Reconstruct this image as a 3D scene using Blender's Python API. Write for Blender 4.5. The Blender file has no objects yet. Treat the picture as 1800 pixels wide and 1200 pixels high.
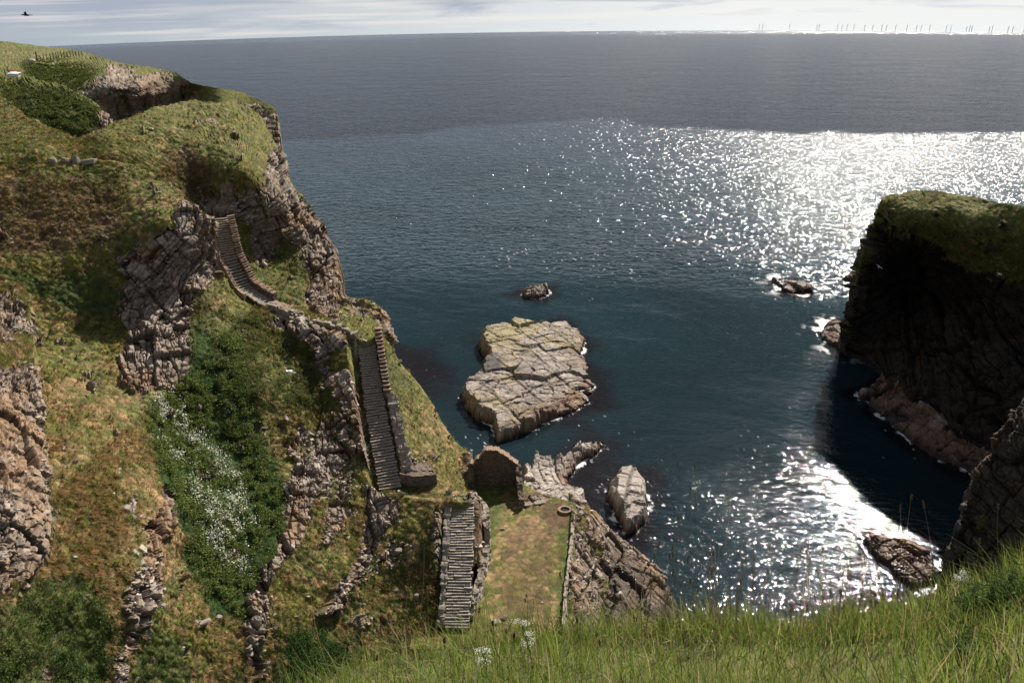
import bpy, math, random
import numpy as np
from mathutils import Matrix, Vector

# ------------------------------------------------------------------ camera, sky, sun, exposure
R = math.radians
SC = bpy.context.scene
COL = SC.collection
EYE = np.array([0.0, 0.0, 60.0])
PITCH, ROLL, FPX = R(24.1), R(-0.85), 1440.0
SUN_AZ, SUN_EL = R(29.5), R(38.5)          # azimuth to the right of +Y
EARTH_R = 33300.0                           # the sea sheet drops away to its horizon

cam_d = bpy.data.cameras.new("camera")
cam_d.sensor_width = 36.0
cam_d.lens = 36.0 * FPX / 1800.0
cam_d.clip_start, cam_d.clip_end = 0.1, 20000.0
cam = bpy.data.objects.new("camera", cam_d)
COL.objects.link(cam)
CM = Matrix.Rotation(R(90) - PITCH, 4, 'X') @ Matrix.Rotation(ROLL, 4, 'Z')
CM.translation = Vector(EYE)
cam.matrix_world = CM
SC.camera = cam
CR = np.array(CM.to_3x3())

vs = SC.view_settings
vs.view_transform = 'Standard'; vs.look = 'None'; vs.gamma = 1.0; vs.exposure = 0.80
vs.use_curve_mapping = False
SC.cycles.max_bounces = 5
SC.cycles.diffuse_bounces = 3
SC.cycles.sample_clamp_indirect = 4.0
SC.cycles.blur_glossy = 0.3

world = bpy.data.worlds.new("World"); SC.world = world; world.use_nodes = True

def N(nt, t, **kw):
    n = nt.nodes.new(t)
    for k, v in kw.items():
        if k == 'inp':
            for a, b in v.items():
                n.inputs[a].default_value = b
        else:
            setattr(n, k, v)
    return n

def ramp(nt, pts, interp='LINEAR'):
    n = nt.nodes.new('ShaderNodeValToRGB'); cr = n.color_ramp; cr.interpolation = interp
    while len(cr.elements) < len(pts): cr.elements.new(0.5)
    for e, (p, c) in zip(cr.elements, pts):
        e.position = p
        e.color = (c, c, c, 1) if isinstance(c, (int, float)) else (*c, 1)
    return n

def build_world():
    nt = world.node_tree; nt.nodes.clear(); L = nt.links.new
    tc = N(nt, 'ShaderNodeTexCoord')
    lift = N(nt, 'ShaderNodeVectorMath', operation='ADD', inp={1: (0, 0, 0.085)})
    L(tc.outputs['Generated'], lift.inputs[0])
    sky = N(nt, 'ShaderNodeTexSky', sky_type='NISHITA', sun_disc=False, sun_elevation=SUN_EL,
            sun_rotation=SUN_AZ, altitude=60.0, air_density=1.0, dust_density=1.5, ozone_density=1.5)
    L(lift.outputs[0], sky.inputs[0])
    b1 = N(nt, 'ShaderNodeBackground', inp={1: 0.040}); gm = N(nt, 'ShaderNodeMixRGB', inp={0: .5, 2: (5.0, 5.4, 6.2, 1)}); L(sky.outputs[0], gm.inputs[1]); L(gm.outputs[0], b1.inputs[0])
    # cloud layer: noise over the direction, stretched along the horizon
    sep = N(nt, 'ShaderNodeSeparateXYZ'); L(tc.outputs['Generated'], sep.inputs[0])
    mp = N(nt, 'ShaderNodeMapping', inp={'Scale': (4.0, 4.0, 46.0), 'Location': (0.6, 0.0, 0.35)})
    L(tc.outputs['Generated'], mp.inputs[0])
    nz = N(nt, 'ShaderNodeTexNoise', inp={'Scale': 1.6, 'Detail': 7.0, 'Roughness': 0.52, 'Distortion': 0.8})
    L(mp.outputs[0], nz.inputs[0])
    mp2 = N(nt, 'ShaderNodeMapping', inp={'Scale': (2.0, 2.0, 75.0), 'Location': (2.6, 0.0, 1.35)})
    L(tc.outputs['Generated'], mp2.inputs[0])
    nz2 = N(nt, 'ShaderNodeTexNoise', inp={'Scale': 2.2, 'Detail': 5.0, 'Roughness': 0.5})
    L(mp2.outputs[0], nz2.inputs[0])
    # colour of the band behind the clouds, by height above the sea horizon
    hb = N(nt, 'ShaderNodeMapRange', inp={1: -0.062, 2: 0.0, 3: 0.0, 4: 1.0}); L(sep.outputs[2], hb.inputs[0])
    az = N(nt, 'ShaderNodeMapRange', inp={1: -0.56, 2: 0.25, 3: 0.0, 4: 1.0}); L(sep.outputs[0], az.inputs[0])
    lowl = ramp(nt, [(0.0, (0.30, 0.36, 0.41)), (1.0, (0.74, 0.76, 0.76))]); L(az.outputs[0], lowl.inputs[0])
    topl = ramp(nt, [(0.0, (0.40, 0.42, 0.45)), (0.6, (0.56, 0.57, 0.58)), (1.0, (0.72, 0.72, 0.72))]); L(az.outputs[0], topl.inputs[0])
    base = N(nt, 'ShaderNodeMixRGB'); L(hb.outputs[0], base.inputs[0]); L(lowl.outputs[0], base.inputs[1]); L(topl.outputs[0], base.inputs[2])
    # dark cloud undersides, mostly to the left and high
    dk = N(nt, 'ShaderNodeMath', operation='MULTIPLY_ADD', inp={1: -0.20})
    L(az.outputs[0], dk.inputs[0]); L(nz.outputs[0], dk.inputs[2])
    dk2 = N(nt, 'ShaderNodeMath', operation='MULTIPLY_ADD', inp={1: 0.30}); L(hb.outputs[0], dk2.inputs[0]); L(dk.outputs[0], dk2.inputs[2])
    dr = N(nt, 'ShaderNodeMapRange', inp={1: 0.46, 2: 0.74, 3: 0.0, 4: 1.0}); L(dk2.outputs[0], dr.inputs[0])
    dm = N(nt, 'ShaderNodeMixRGB', inp={2: (0.33, 0.37, 0.45, 1)}); L(dr.outputs[0], dm.inputs[0]); L(base.outputs[0], dm.inputs[1])
    # creamy streaks
    cr2 = N(nt, 'ShaderNodeMapRange', inp={1: 0.52, 2: 0.68, 3: 0.0, 4: 0.45}); L(nz2.outputs[0], cr2.inputs[0])
    cm = N(nt, 'ShaderNodeMixRGB', inp={2: (0.78, 0.74, 0.69, 1)}); L(cr2.outputs[0], cm.inputs[0]); L(dm.outputs[0], cm.inputs[1])
    b2 = N(nt, 'ShaderNodeBackground', inp={1: 0.70}); L(cm.outputs[0], b2.inputs[0])
    # the band fades into the plain sky above
    cv = N(nt, 'ShaderNodeMapRange', inp={1: 0.0, 2: 0.07, 3: 1.0, 4: 0.0}); L(sep.outputs[2], cv.inputs[0])
    mx = N(nt, 'ShaderNodeMixShader'); L(cv.outputs[0], mx.inputs[0]); L(b1.outputs[0], mx.inputs[1]); L(b2.outputs[0], mx.inputs[2])
    out = N(nt, 'ShaderNodeOutputWorld'); L(mx.outputs[0], out.inputs[0])
build_world()

sun_d = bpy.data.lights.new("sun", 'SUN'); sun_d.energy = 5.0; sun_d.angle = R(0.53); sun_d.color = (1.0, 0.93, 0.84)
sun = bpy.data.objects.new("sun", sun_d); COL.objects.link(sun)
SDIR = Vector((math.sin(SUN_AZ) * math.cos(SUN_EL), math.cos(SUN_AZ) * math.cos(SUN_EL), math.sin(SUN_EL)))
sun.rotation_euler = SDIR.to_track_quat('Z', 'Y').to_euler()

# ------------------------------------------------------------------ helpers: rays, noise, fields
rng = np.random.default_rng(7)
random.seed(5)

def ray(px, py):
    px = np.asarray(px, float); py = np.asarray(py, float)
    d = np.stack([(px - 900) / FPX, -(py - 600) / FPX, -np.ones_like(px)], -1)
    return d @ CR.T
def at_z(px, py, z):
    d = ray(px, py); t = (np.asarray(z) - 60.0) / d[..., 2]
    return EYE + d * t[..., None]
def at_t(px, py, t):
    return EYE + ray(px, py) * np.asarray(t)[..., None]
def t_of(px, py, z):
    return (z - 60.0) / ray(px, py)[..., 2]

def _h(ix, iy, iz, seed):
    h = (ix.astype(np.int64) * 374761393 + iy.astype(np.int64) * 668265263 + iz.astype(np.int64) * 2147483647 + seed * 974634777) & 0xFFFFFFFF
    h = ((h ^ (h >> 13)) * 1274126177) & 0xFFFFFFFF
    h = ((h ^ (h >> 16)) * 2246822519) & 0xFFFFFFFF
    return ((h ^ (h >> 15)) & 0xFFFFFF) / 16777215.0
def vnoise(p, seed=0):
    i = np.floor(p).astype(np.int64); f = p - i; u = f * f * (3 - 2 * f); r = 0
    for dx in (0, 1):
        wx = u[..., 0] if dx else 1 - u[..., 0]
        for dy in (0, 1):
            wy = u[..., 1] if dy else 1 - u[..., 1]
            for dz in (0, 1):
                wz = u[..., 2] if dz else 1 - u[..., 2]
                r = r + wx * wy * wz * _h(i[..., 0] + dx, i[..., 1] + dy, i[..., 2] + dz, seed)
    return r * 2 - 1
def fbm(p, sc, octv=4, rough=0.5, seed=0):
    r = 0; a = 1.0; s = 0
    q = p * sc
    for k in range(octv):
        r = r + a * vnoise(q + 17.3 * k, seed + k); s += a; a *= rough; q = q * 2.03
    return r / s
def worley(p, seed=0):
    """nearest feature distance, second distance, random value of the nearest cell"""
    i = np.floor(p).astype(np.int64); f1 = np.full(p.shape[:-1], 9.0); f2 = f1.copy(); idv = np.zeros(p.shape[:-1])
    for dx in (-1, 0, 1):
        for dy in (-1, 0, 1):
            for dz in (-1, 0, 1):
                cx, cy, cz = i[..., 0] + dx, i[..., 1] + dy, i[..., 2] + dz
                fx = cx + 0.1 + 0.8 * _h(cx, cy, cz, seed + 1) - p[..., 0]
                fy = cy + 0.1 + 0.8 * _h(cx, cy, cz, seed + 2) - p[..., 1]
                fz = cz + 0.1 + 0.8 * _h(cx, cy, cz, seed + 3) - p[..., 2]
                d = np.sqrt(fx * fx + fy * fy + fz * fz)
                nid = _h(cx, cy, cz, seed + 4)
                c = d < f1
                f2 = np.where(c, f1, np.minimum(f2, d)); idv = np.where(c, nid, idv); f1 = np.where(c, d, f1)
    return f1, f2, idv
def rotm(ax, ay, az):
    return np.array(Matrix.Rotation(R(az), 3, 'Z') @ Matrix.Rotation(R(ay), 3, 'Y') @ Matrix.Rotation(R(ax), 3, 'X'))
def sstep(x, a, b):
    t = np.clip((x - a) / (b - a), 0, 1); return t * t * (3 - 2 * t)
def sdf(px, py, poly):
    """signed distance to a polygon, positive inside"""
    P = np.asarray(poly, float); n = len(P); d = np.full(np.shape(px), 1e9); ins = np.zeros(np.shape(px), bool)
    for k in range(n):
        ax, ay = P[k]; bx, by = P[(k + 1) % n]
        ex, ey = bx - ax, by - ay; wx, wy = px - ax, py - ay
        h = np.clip((wx * ex + wy * ey) / (ex * ex + ey * ey + 1e-9), 0, 1)
        d = np.minimum(d, np.hypot(wx - h * ex, wy - h * ey))
        if ay != by:
            c = ((ay > py) != (by > py)) & (px < (bx - ax) * (py - ay) / (by - ay) + ax); ins ^= c
    return np.where(ins, d, -d)
def catmull(P, n):
    P = np.asarray(P, float); m = len(P); Q = np.vstack([2 * P[0] - P[1], P, 2 * P[-1] - P[-2]])
    seg = np.linalg.norm(np.diff(P[:, :2], axis=0), axis=1); cum = np.concatenate([[0], np.cumsum(seg)])
    s = np.linspace(0, cum[-1], n); k = np.clip(np.searchsorted(cum, s, side='right') - 1, 0, m - 2)
    u = ((s - cum[k]) / np.maximum(seg[k], 1e-9))[:, None]
    p0, p1, p2, p3 = Q[k], Q[k + 1], Q[k + 2], Q[k + 3]
    return 0.5 * (2 * p1 + (p2 - p0) * u + (2 * p0 - 5 * p1 + 4 * p2 - p3) * u ** 2 + (3 * p1 - p0 - 3 * p2 + p3) * u ** 3)
def tps(ctrl):
    C = np.asarray(ctrl, float); X = C[:, :2] / 300.0; v = np.log(C[:, 2]); n = len(C)
    def K(r2): return np.where(r2 > 1e-12, 0.5 * r2 * np.log(np.maximum(r2, 1e-12)), 0)
    D = ((X[:, None] - X[None]) ** 2).sum(-1)
    A = np.zeros((n + 3, n + 3)); A[:n, :n] = K(D) + np.eye(n) * 2e-3; A[:n, n] = 1; A[:n, n + 1:] = X; A[n, :n] = 1; A[n + 1:, :n] = X.T
    w = np.linalg.solve(A, np.concatenate([v, np.zeros(3)]))
    def f(px, py):
        sh = px.shape; q = np.stack([px.ravel(), py.ravel()], -1) / 300.0; out = np.empty(len(q))
        for a in range(0, len(q), 60000):
            b = q[a:a + 60000]; r2 = ((b[:, None] - X[None]) ** 2).sum(-1)
            out[a:a + 60000] = K(r2) @ w[:n] + w[n] + b @ w[n + 1:]
        return np.exp(out).reshape(sh)
    return f

def tag(o, label=None, cat=None, group=None, kind=None):
    if label: o['label'] = label
    if cat: o['category'] = cat
    if group: o['group'] = group
    if kind: o['kind'] = kind
    return o
def mesh_np(name, verts, faces, mat, col=None, parent=None, smooth=False, attrs=None):
    """faces: (n,3) or (n,4) int array"""
    verts = np.ascontiguousarray(verts, dtype=np.float32); faces = np.ascontiguousarray(faces, dtype=np.int32)
    me = bpy.data.meshes.new(name); k = faces.shape[1]
    me.vertices.add(len(verts)); me.vertices.foreach_set('co', verts.ravel())
    me.loops.add(faces.size); me.loops.foreach_set('vertex_index', faces.ravel())
    me.polygons.add(len(faces)); me.polygons.foreach_set('loop_start', np.arange(0, faces.size, k, dtype=np.int32))
    me.polygons.foreach_set('loop_total', np.full(len(faces), k, dtype=np.int32))
    me.update(calc_edges=True)
    me.polygons.foreach_set('use_smooth', np.full(len(faces), smooth))
    if col is not None:
        a = me.color_attributes.new('Col', 'FLOAT_COLOR', 'POINT')
        c = np.ones((len(verts), 4), np.float32); c[:, :col.shape[1]] = col; a.data.foreach_set('color', c.ravel())
    for an, av in (attrs or {}).items():
        a = me.attributes.new(an, 'FLOAT', 'POINT'); a.data.foreach_set('value', np.asarray(av, np.float32).ravel())
    me.materials.append(mat)
    o = bpy.data.objects.new(name, me); COL.objects.link(o)
    if parent is not None: o.parent = parent
    return o
def empty(name, loc=(0, 0, 0), rz=0.0):
    o = bpy.data.objects.new(name, None); COL.objects.link(o); o.location = loc; o.rotation_euler = (0, 0, rz); return o
def grid_faces(nr, nc):
    i = np.arange(nr - 1)[:, None] * nc + np.arange(nc - 1)[None]
    return np.stack([i, i + nc, i + nc + 1, i + 1], -1).reshape(-1, 4)

class MB:
    """gathers small solids into one mesh"""
    def __init__(s): s.v = []; s.f = []
    def add(s, verts, faces):
        b = len(s.v); s.v += [tuple(float(c) for c in v) for v in verts]; s.f += [tuple(b + i for i in f) for f in faces]; return s
    def box(s, c, size, rot=None, jit=0.0, taper=0.0):
        hx, hy, hz = [q / 2 for q in size]; V = []
        for z in (-1, 1):
            for x, y in ((-1, -1), (1, -1), (1, 1), (-1, 1)):
                k = 1 - taper if z > 0 else 1
                V.append(np.array([x * hx * k, y * hy * k, z * hz]) * (1 + jit * (random.random() - .5)))
        if rot is not None: V = [rot @ v for v in V]
        V = [v + np.asarray(c) for v in V]
        return s.add(V, [(0, 3, 2, 1), (4, 5, 6, 7), (0, 1, 5, 4), (1, 2, 6, 5), (2, 3, 7, 6), (3, 0, 4, 7)])
    def tube(s, pts, rad, n=6):
        pts = [np.asarray(p, float) for p in pts]; rad = rad if isinstance(rad, (list, tuple)) else [rad] * len(pts); V = []
        for k, p in enumerate(pts):
            d = pts[min(k + 1, len(pts) - 1)] - pts[max(k - 1, 0)]; d = d / (np.linalg.norm(d) + 1e-9)
            a = np.cross(d, (0, 0, 1) if abs(d[2]) < .9 else (1, 0, 0)); a /= np.linalg.norm(a); b = np.cross(d, a)
            V += [p + rad[k] * (math.cos(2 * math.pi * j / n) * a + math.sin(2 * math.pi * j / n) * b) for j in range(n)]
        Fc = [(k * n + j, k * n + (j + 1) % n, (k + 1) * n + (j + 1) % n, (k + 1) * n + j) for k in range(len(pts) - 1) for j in range(n)]
        Fc += [tuple(reversed(range(n))), tuple(range((len(pts) - 1) * n, len(pts) * n))]
        return s.add(V, Fc)
    def ball(s, c, r, rot=None, n=8, m=6):
        r = np.asarray(r if hasattr(r, '__len__') else (r, r, r), float); V = []
        for i in range(m + 1):
            ph = math.pi * i / m
            for j in range(n):
                a = 2 * math.pi * j / n; v = r * np.array([math.sin(ph) * math.cos(a), math.sin(ph) * math.sin(a), math.cos(ph)])
                V.append((rot @ v if rot is not None else v) + np.asarray(c))
        return s.add(V, [(i * n + j, (i + 1) * n + j, (i + 1) * n + (j + 1) % n, i * n + (j + 1) % n) for i in range(m) for j in range(n)])
    def build(s, name, mat, parent=None, smooth=False, loc=None):
        me = bpy.data.meshes.new(name); me.from_pydata(s.v, [], s.f); me.update()
        if smooth: me.polygons.foreach_set('use_smooth', [True] * len(me.polygons))
        me.materials.append(mat); o = bpy.data.objects.new(name, me); COL.objects.link(o)
        if parent is not None: o.parent = parent
        if loc is not None: o.location = loc
        return o

# ------------------------------------------------------------------ materials
def mat_new(name):
    m = bpy.data.materials.new(name); m.use_nodes = True; nt = m.node_tree; nt.nodes.clear()
    out = N(nt, 'ShaderNodeOutputMaterial'); b = N(nt, 'ShaderNodeBsdfPrincipled'); nt.links.new(b.outputs[0], out.inputs[0])
    return m, nt, b, out
def mat_land(name, nscale=2.2, lo=0.6, hi=1.4, bump=0.35, bscale=5.0, rough=0.95, attr=True, color=(1, 1, 1), crack=0.0):
    m, nt, b, out = mat_new(name); L = nt.links.new
    tc = N(nt, 'ShaderNodeNewGeometry')
    n1 = N(nt, 'ShaderNodeTexNoise', inp={'Scale': nscale, 'Detail': 6.0, 'Roughness': 0.7}); L(tc.outputs['Position'], n1.inputs[0])
    mr = N(nt, 'ShaderNodeMapRange', inp={1: 0.3, 2: 0.7, 3: lo, 4: hi}); L(n1.outputs[0], mr.inputs[0])
    mul = N(nt, 'ShaderNodeMixRGB', blend_type='MULTIPLY', inp={0: 1.0})
    if attr:
        a = N(nt, 'ShaderNodeAttribute', attribute_name='Col'); L(a.outputs['Color'], mul.inputs[1])
    else: mul.inputs[1].default_value = (*color, 1)
    L(mr.outputs[0], mul.inputs[2])
    L(mul.outputs[0], b.inputs['Base Color'])
    b.inputs['Roughness'].default_value = rough; b.inputs['Specular IOR Level'].default_value = 0.25
    n2 = N(nt, 'ShaderNodeTexNoise', inp={'Scale': bscale, 'Detail': 5.0, 'Roughness': 0.65}); L(tc.outputs['Position'], n2.inputs[0])
    bp = N(nt, 'ShaderNodeBump', inp={'Strength': bump, 'Distance': 0.12}); L(n2.outputs[0], bp.inputs['Height'])
    L(bp.outputs[0], b.inputs['Normal'])
    return m
M = {}
M['land'] = mat_land('land_surface')
M['rock'] = mat_land('rock_surface', nscale=1.6, lo=0.65, hi=1.3, bump=0.5, bscale=3.5, rough=0.85)
M['step'] = mat_land('step_stone', nscale=4.0, lo=0.6, hi=1.35, bump=0.5, bscale=8, attr=False, color=(0.33, 0.29, 0.235))
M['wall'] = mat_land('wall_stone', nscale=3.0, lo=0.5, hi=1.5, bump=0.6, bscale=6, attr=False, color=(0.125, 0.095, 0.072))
M['coping'] = mat_land('coping_stone', nscale=3.0, lo=0.6, hi=1.4, bump=0.4, bscale=8, attr=False, color=(0.26, 0.18, 0.13))
M['pale_stone'] = mat_land('pale_stone', nscale=3.0, lo=0.7, hi=1.3, bump=0.4, bscale=6, attr=False, color=(0.27, 0.23, 0.185))
M['wood'] = mat_land('weathered_wood', nscale=8, attr=False, color=(0.10, 0.085, 0.07), bump=0.2)
M['wool'] = mat_land('wool', nscale=6, lo=.85, hi=1.1, attr=False, color=(0.62, 0.55, 0.46), bump=0.4)
M['sheepface'] = mat_land('sheep_face', attr=False, color=(0.5, 0.44, 0.38))
M['white'] = mat_land('white_cloth', lo=.9, hi=1.05, attr=False, color=(0.78, 0.78, 0.80), bump=.1)
M['red'] = mat_land('red_cloth', lo=.9, hi=1.05, attr=False, color=(0.5, 0.03, 0.05), bump=.1)
M['gull_white'] = mat_land('gull_feathers', lo=.95, hi=1.02, attr=False, color=(0.8, 0.8, 0.8), bump=.05)
M['bird_dark'] = mat_land('dark_feathers', lo=.9, hi=1.1, attr=False, color=(0.02, 0.02, 0.02), bump=.05)
M['turbine'] = mat_land('turbine_paint', lo=.98, hi=1.02, attr=False, color=(0.75, 0.77, 0.80), bump=0, rough=.6)
M['iron'] = mat_land('rusty_iron', nscale=12, attr=False, color=(0.06, 0.035, 0.025), bump=.3)

def mat_blade(name, transl=0.45):
    m, nt, b, out = mat_new(name); L = nt.links.new
    a = N(nt, 'ShaderNodeAttribute', attribute_name='Col')
    nt.nodes.remove(b)
    d = N(nt, 'ShaderNodeBsdfDiffuse'); t = N(nt, 'ShaderNodeBsdfTranslucent'); g = N(nt, 'ShaderNodeBsdfGlossy', inp={'Roughness': 0.6})
    L(a.outputs['Color'], d.inputs[0]); L(a.outputs['Color'], t.inputs[0]); g.inputs[0].default_value = (.5, .5, .5, 1)
    m1 = N(nt, 'ShaderNodeMixShader', inp={0: transl}); L(d.outputs[0], m1.inputs[1]); L(t.outputs[0], m1.inputs[2])
    m2 = N(nt, 'ShaderNodeMixShader', inp={0: 0.025}); L(m1.outputs[0], m2.inputs[1]); L(g.outputs[0], m2.inputs[2])
    L(m2.outputs[0], out.inputs[0]); return m
M['blade'] = mat_blade('grass_blades')
def mat_plain(name, c, transl=0.2):
    m, nt, b, out = mat_new(name); L = nt.links.new
    b.inputs['Base Color'].default_value = (*c, 1); b.inputs['Roughness'].default_value = 0.8
    return m
M['stalk'] = mat_plain('dry_stalk', (0.22, 0.14, 0.07)); M['seed'] = mat_plain('seed_head', (0.14, 0.09, 0.05))
M['plantain'] = mat_plain('plantain_head', (0.05, 0.025, 0.015)); M['petal'] = mat_plain('petals', (0.75, 0.74, 0.66)); M['gstem'] = mat_plain('green_stem', (0.08, 0.11, 0.03))

# ------------------------------------------------------------------ colour rules for rock and turf
LUSH = np.array([0.030, 0.058, 0.012]); OLIVE = np.array([0.128, 0.125, 0.026]); GREEN = np.array([0.082, 0.125, 0.022])
DRY = np.array([0.27, 0.18, 0.085]); HEATH = np.array([0.12, 0.075, 0.042]); SOIL = np.array([0.085, 0.058, 0.038])
RGREY = np.array([0.215, 0.165, 0.125]); RPALE = np.array([0.42, 0.36, 0.30]); RRUST = np.array([0.23, 0.145, 0.08]); RDARK = np.array([0.045, 0.034, 0.028])
def mix(a, b, k): return a * (1 - k[..., None]) + b * k[..., None]
STRATA = rotm(14, -24, 20)
def blocks(q, cell, seed):
    """courses of jointed blocks: random value per block and distance to its nearest joint"""
    z = q[..., 2] / cell[2]; z = z + 0.35 * np.sin(z * 1.7 + seed); i = np.floor(z).astype(np.int64); zz = np.zeros_like(i)
    ox = _h(i, zz, zz, seed) * 7; oy = _h(i, zz, zz + 1, seed) * 7; sx = .6 + .9 * _h(i, zz, zz + 2, seed)
    x = q[..., 0] / cell[0] * sx + ox; y = q[..., 1] / cell[1] * sx + oy; j = np.floor(x).astype(np.int64); y = y + .5 * (j & 1); k = np.floor(y).astype(np.int64)
    def e(a): f = a - np.floor(a); return np.minimum(f, 1 - f)
    ex, ey, ez = e(x) * cell[0], e(y) * cell[1], e(z) * cell[2]
    return _h(i, j, k, seed + 3), np.minimum(np.minimum(ex, ey), ez * 1.6), _h(i, zz, zz + 5, seed)
def rock_disp(P, amp=1.0, rot=STRATA, cell=(1.5, 1.5, 0.42), seed=3, lump=1.0):
    """blocky bedded rock: stepped beds, joints, small chips. returns (offset, crack 0..1, cell random)"""
    wob = .75 * np.stack([fbm(P, .35, 4, seed=1), fbm(P, .35, 4, seed=5), fbm(P, .35, 4, seed=9)], -1)
    q = (P + 0.7 * lump * wob) @ rot; c = np.array(cell)
    i1, e1, l1 = blocks(q, c, seed); i2, e2, l2 = blocks(q + .2 * wob, c * 0.34, seed + 20); i3, e3, l3 = blocks(q, c * np.array([2.4, 2.4, 5.5]), seed + 40)
    k1 = 1 - sstep(e1, 0, .10 * cell[0]); k2 = 1 - sstep(e2, 0, .05 * cell[0]); k3 = 1 - sstep(e3, 0, .16 * cell[0])
    rough = sstep(fbm(P, .3, 3, seed=88), -.3, .3)
    off = (i1 - .5) * 0.5 * (.5 + rough) + (i2 - .5) * 0.30 * rough + (i3 - .5) * 1.25 + (l1 - .5) * .25 - k1 * 0.20 - k2 * 0.06 * rough - k3 * 0.40 + fbm(P, .22, 4, seed=61) * 1.3 * lump + fbm(P, 2.5, 3, seed=63) * .14
    return off * amp, np.clip(k1 * .5 + k2 * .2 * rough + k3 * .7, 0, 1), 0.45 * i1 + 0.35 * i2 + .2 * l1
def turf_disp(P, amp=1.0, seed=70):
    f1, f2, idv = worley((P + .35 * np.stack([fbm(P, 1.2, 2, seed=12), fbm(P, 1.2, 2, seed=14), 0 * P[..., 0]], -1)) / np.array([0.60, 0.5, 0.55]), seed)
    big = fbm(P, 0.28, 4, seed=seed + 3)
    tuft = (0.55 - f1)
    return amp * (tuft * 0.30 + big * 0.8 + fbm(P, 1.1, 3, seed=seed + 9) * 0.22 + fbm(P, 4.0, 2, seed=seed + 12) * .06), sstep(f1, 0.35, 0.75), idv

def land_colour(P, rock, dry, lush, heath, crack, cid, tuftgap, tid, wet=None, pale=0.0, dim=1.0):
    n1 = fbm(P, 0.35, 5, seed=101); n2 = fbm(P, 1.4, 4, seed=131); n3 = fbm(P, 5.0, 3, seed=151)
    g = mix(OLIVE[None] * np.ones((*n1.shape, 3)), GREEN, np.clip(.5 + n1 * 1.6, 0, 1))
    g = mix(g, DRY, np.clip(dry * 1.0 + n2 * .8 + n1 * 1.3 + n3 * .5 + (tid - .5) * 1.0 - .42, 0, 1) * np.clip(dry * 1.4 + .25, 0, 1))
    g = mix(g, LUSH, np.clip(lush * 1.15 + n2 * .35, 0, 1) * (lush > .02))
    g = mix(g, HEATH, np.clip(heath * 1.0 + n2 * .6 - .1, 0, 1) * (heath > .02))
    g = g * (1 + .5 * (tid - .5))[..., None]; g = mix(g, SOIL, tuftgap * 0.5 * (1 - .6 * lush))
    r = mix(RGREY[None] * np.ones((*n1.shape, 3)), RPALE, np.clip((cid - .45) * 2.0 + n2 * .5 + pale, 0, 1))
    r = mix(r, RRUST, np.clip(n1 * 2.0 + n3 * .5 + .12, 0, .85))
    r = r * (1 - 0.65 * crack[..., None])
    r = r * (1 + 0.35 * n3[..., None])
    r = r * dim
    if wet is not None: r = mix(r, RDARK, wet)
    c = mix(g, r, rock)
    return np.clip(c, .004, .8)

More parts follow.
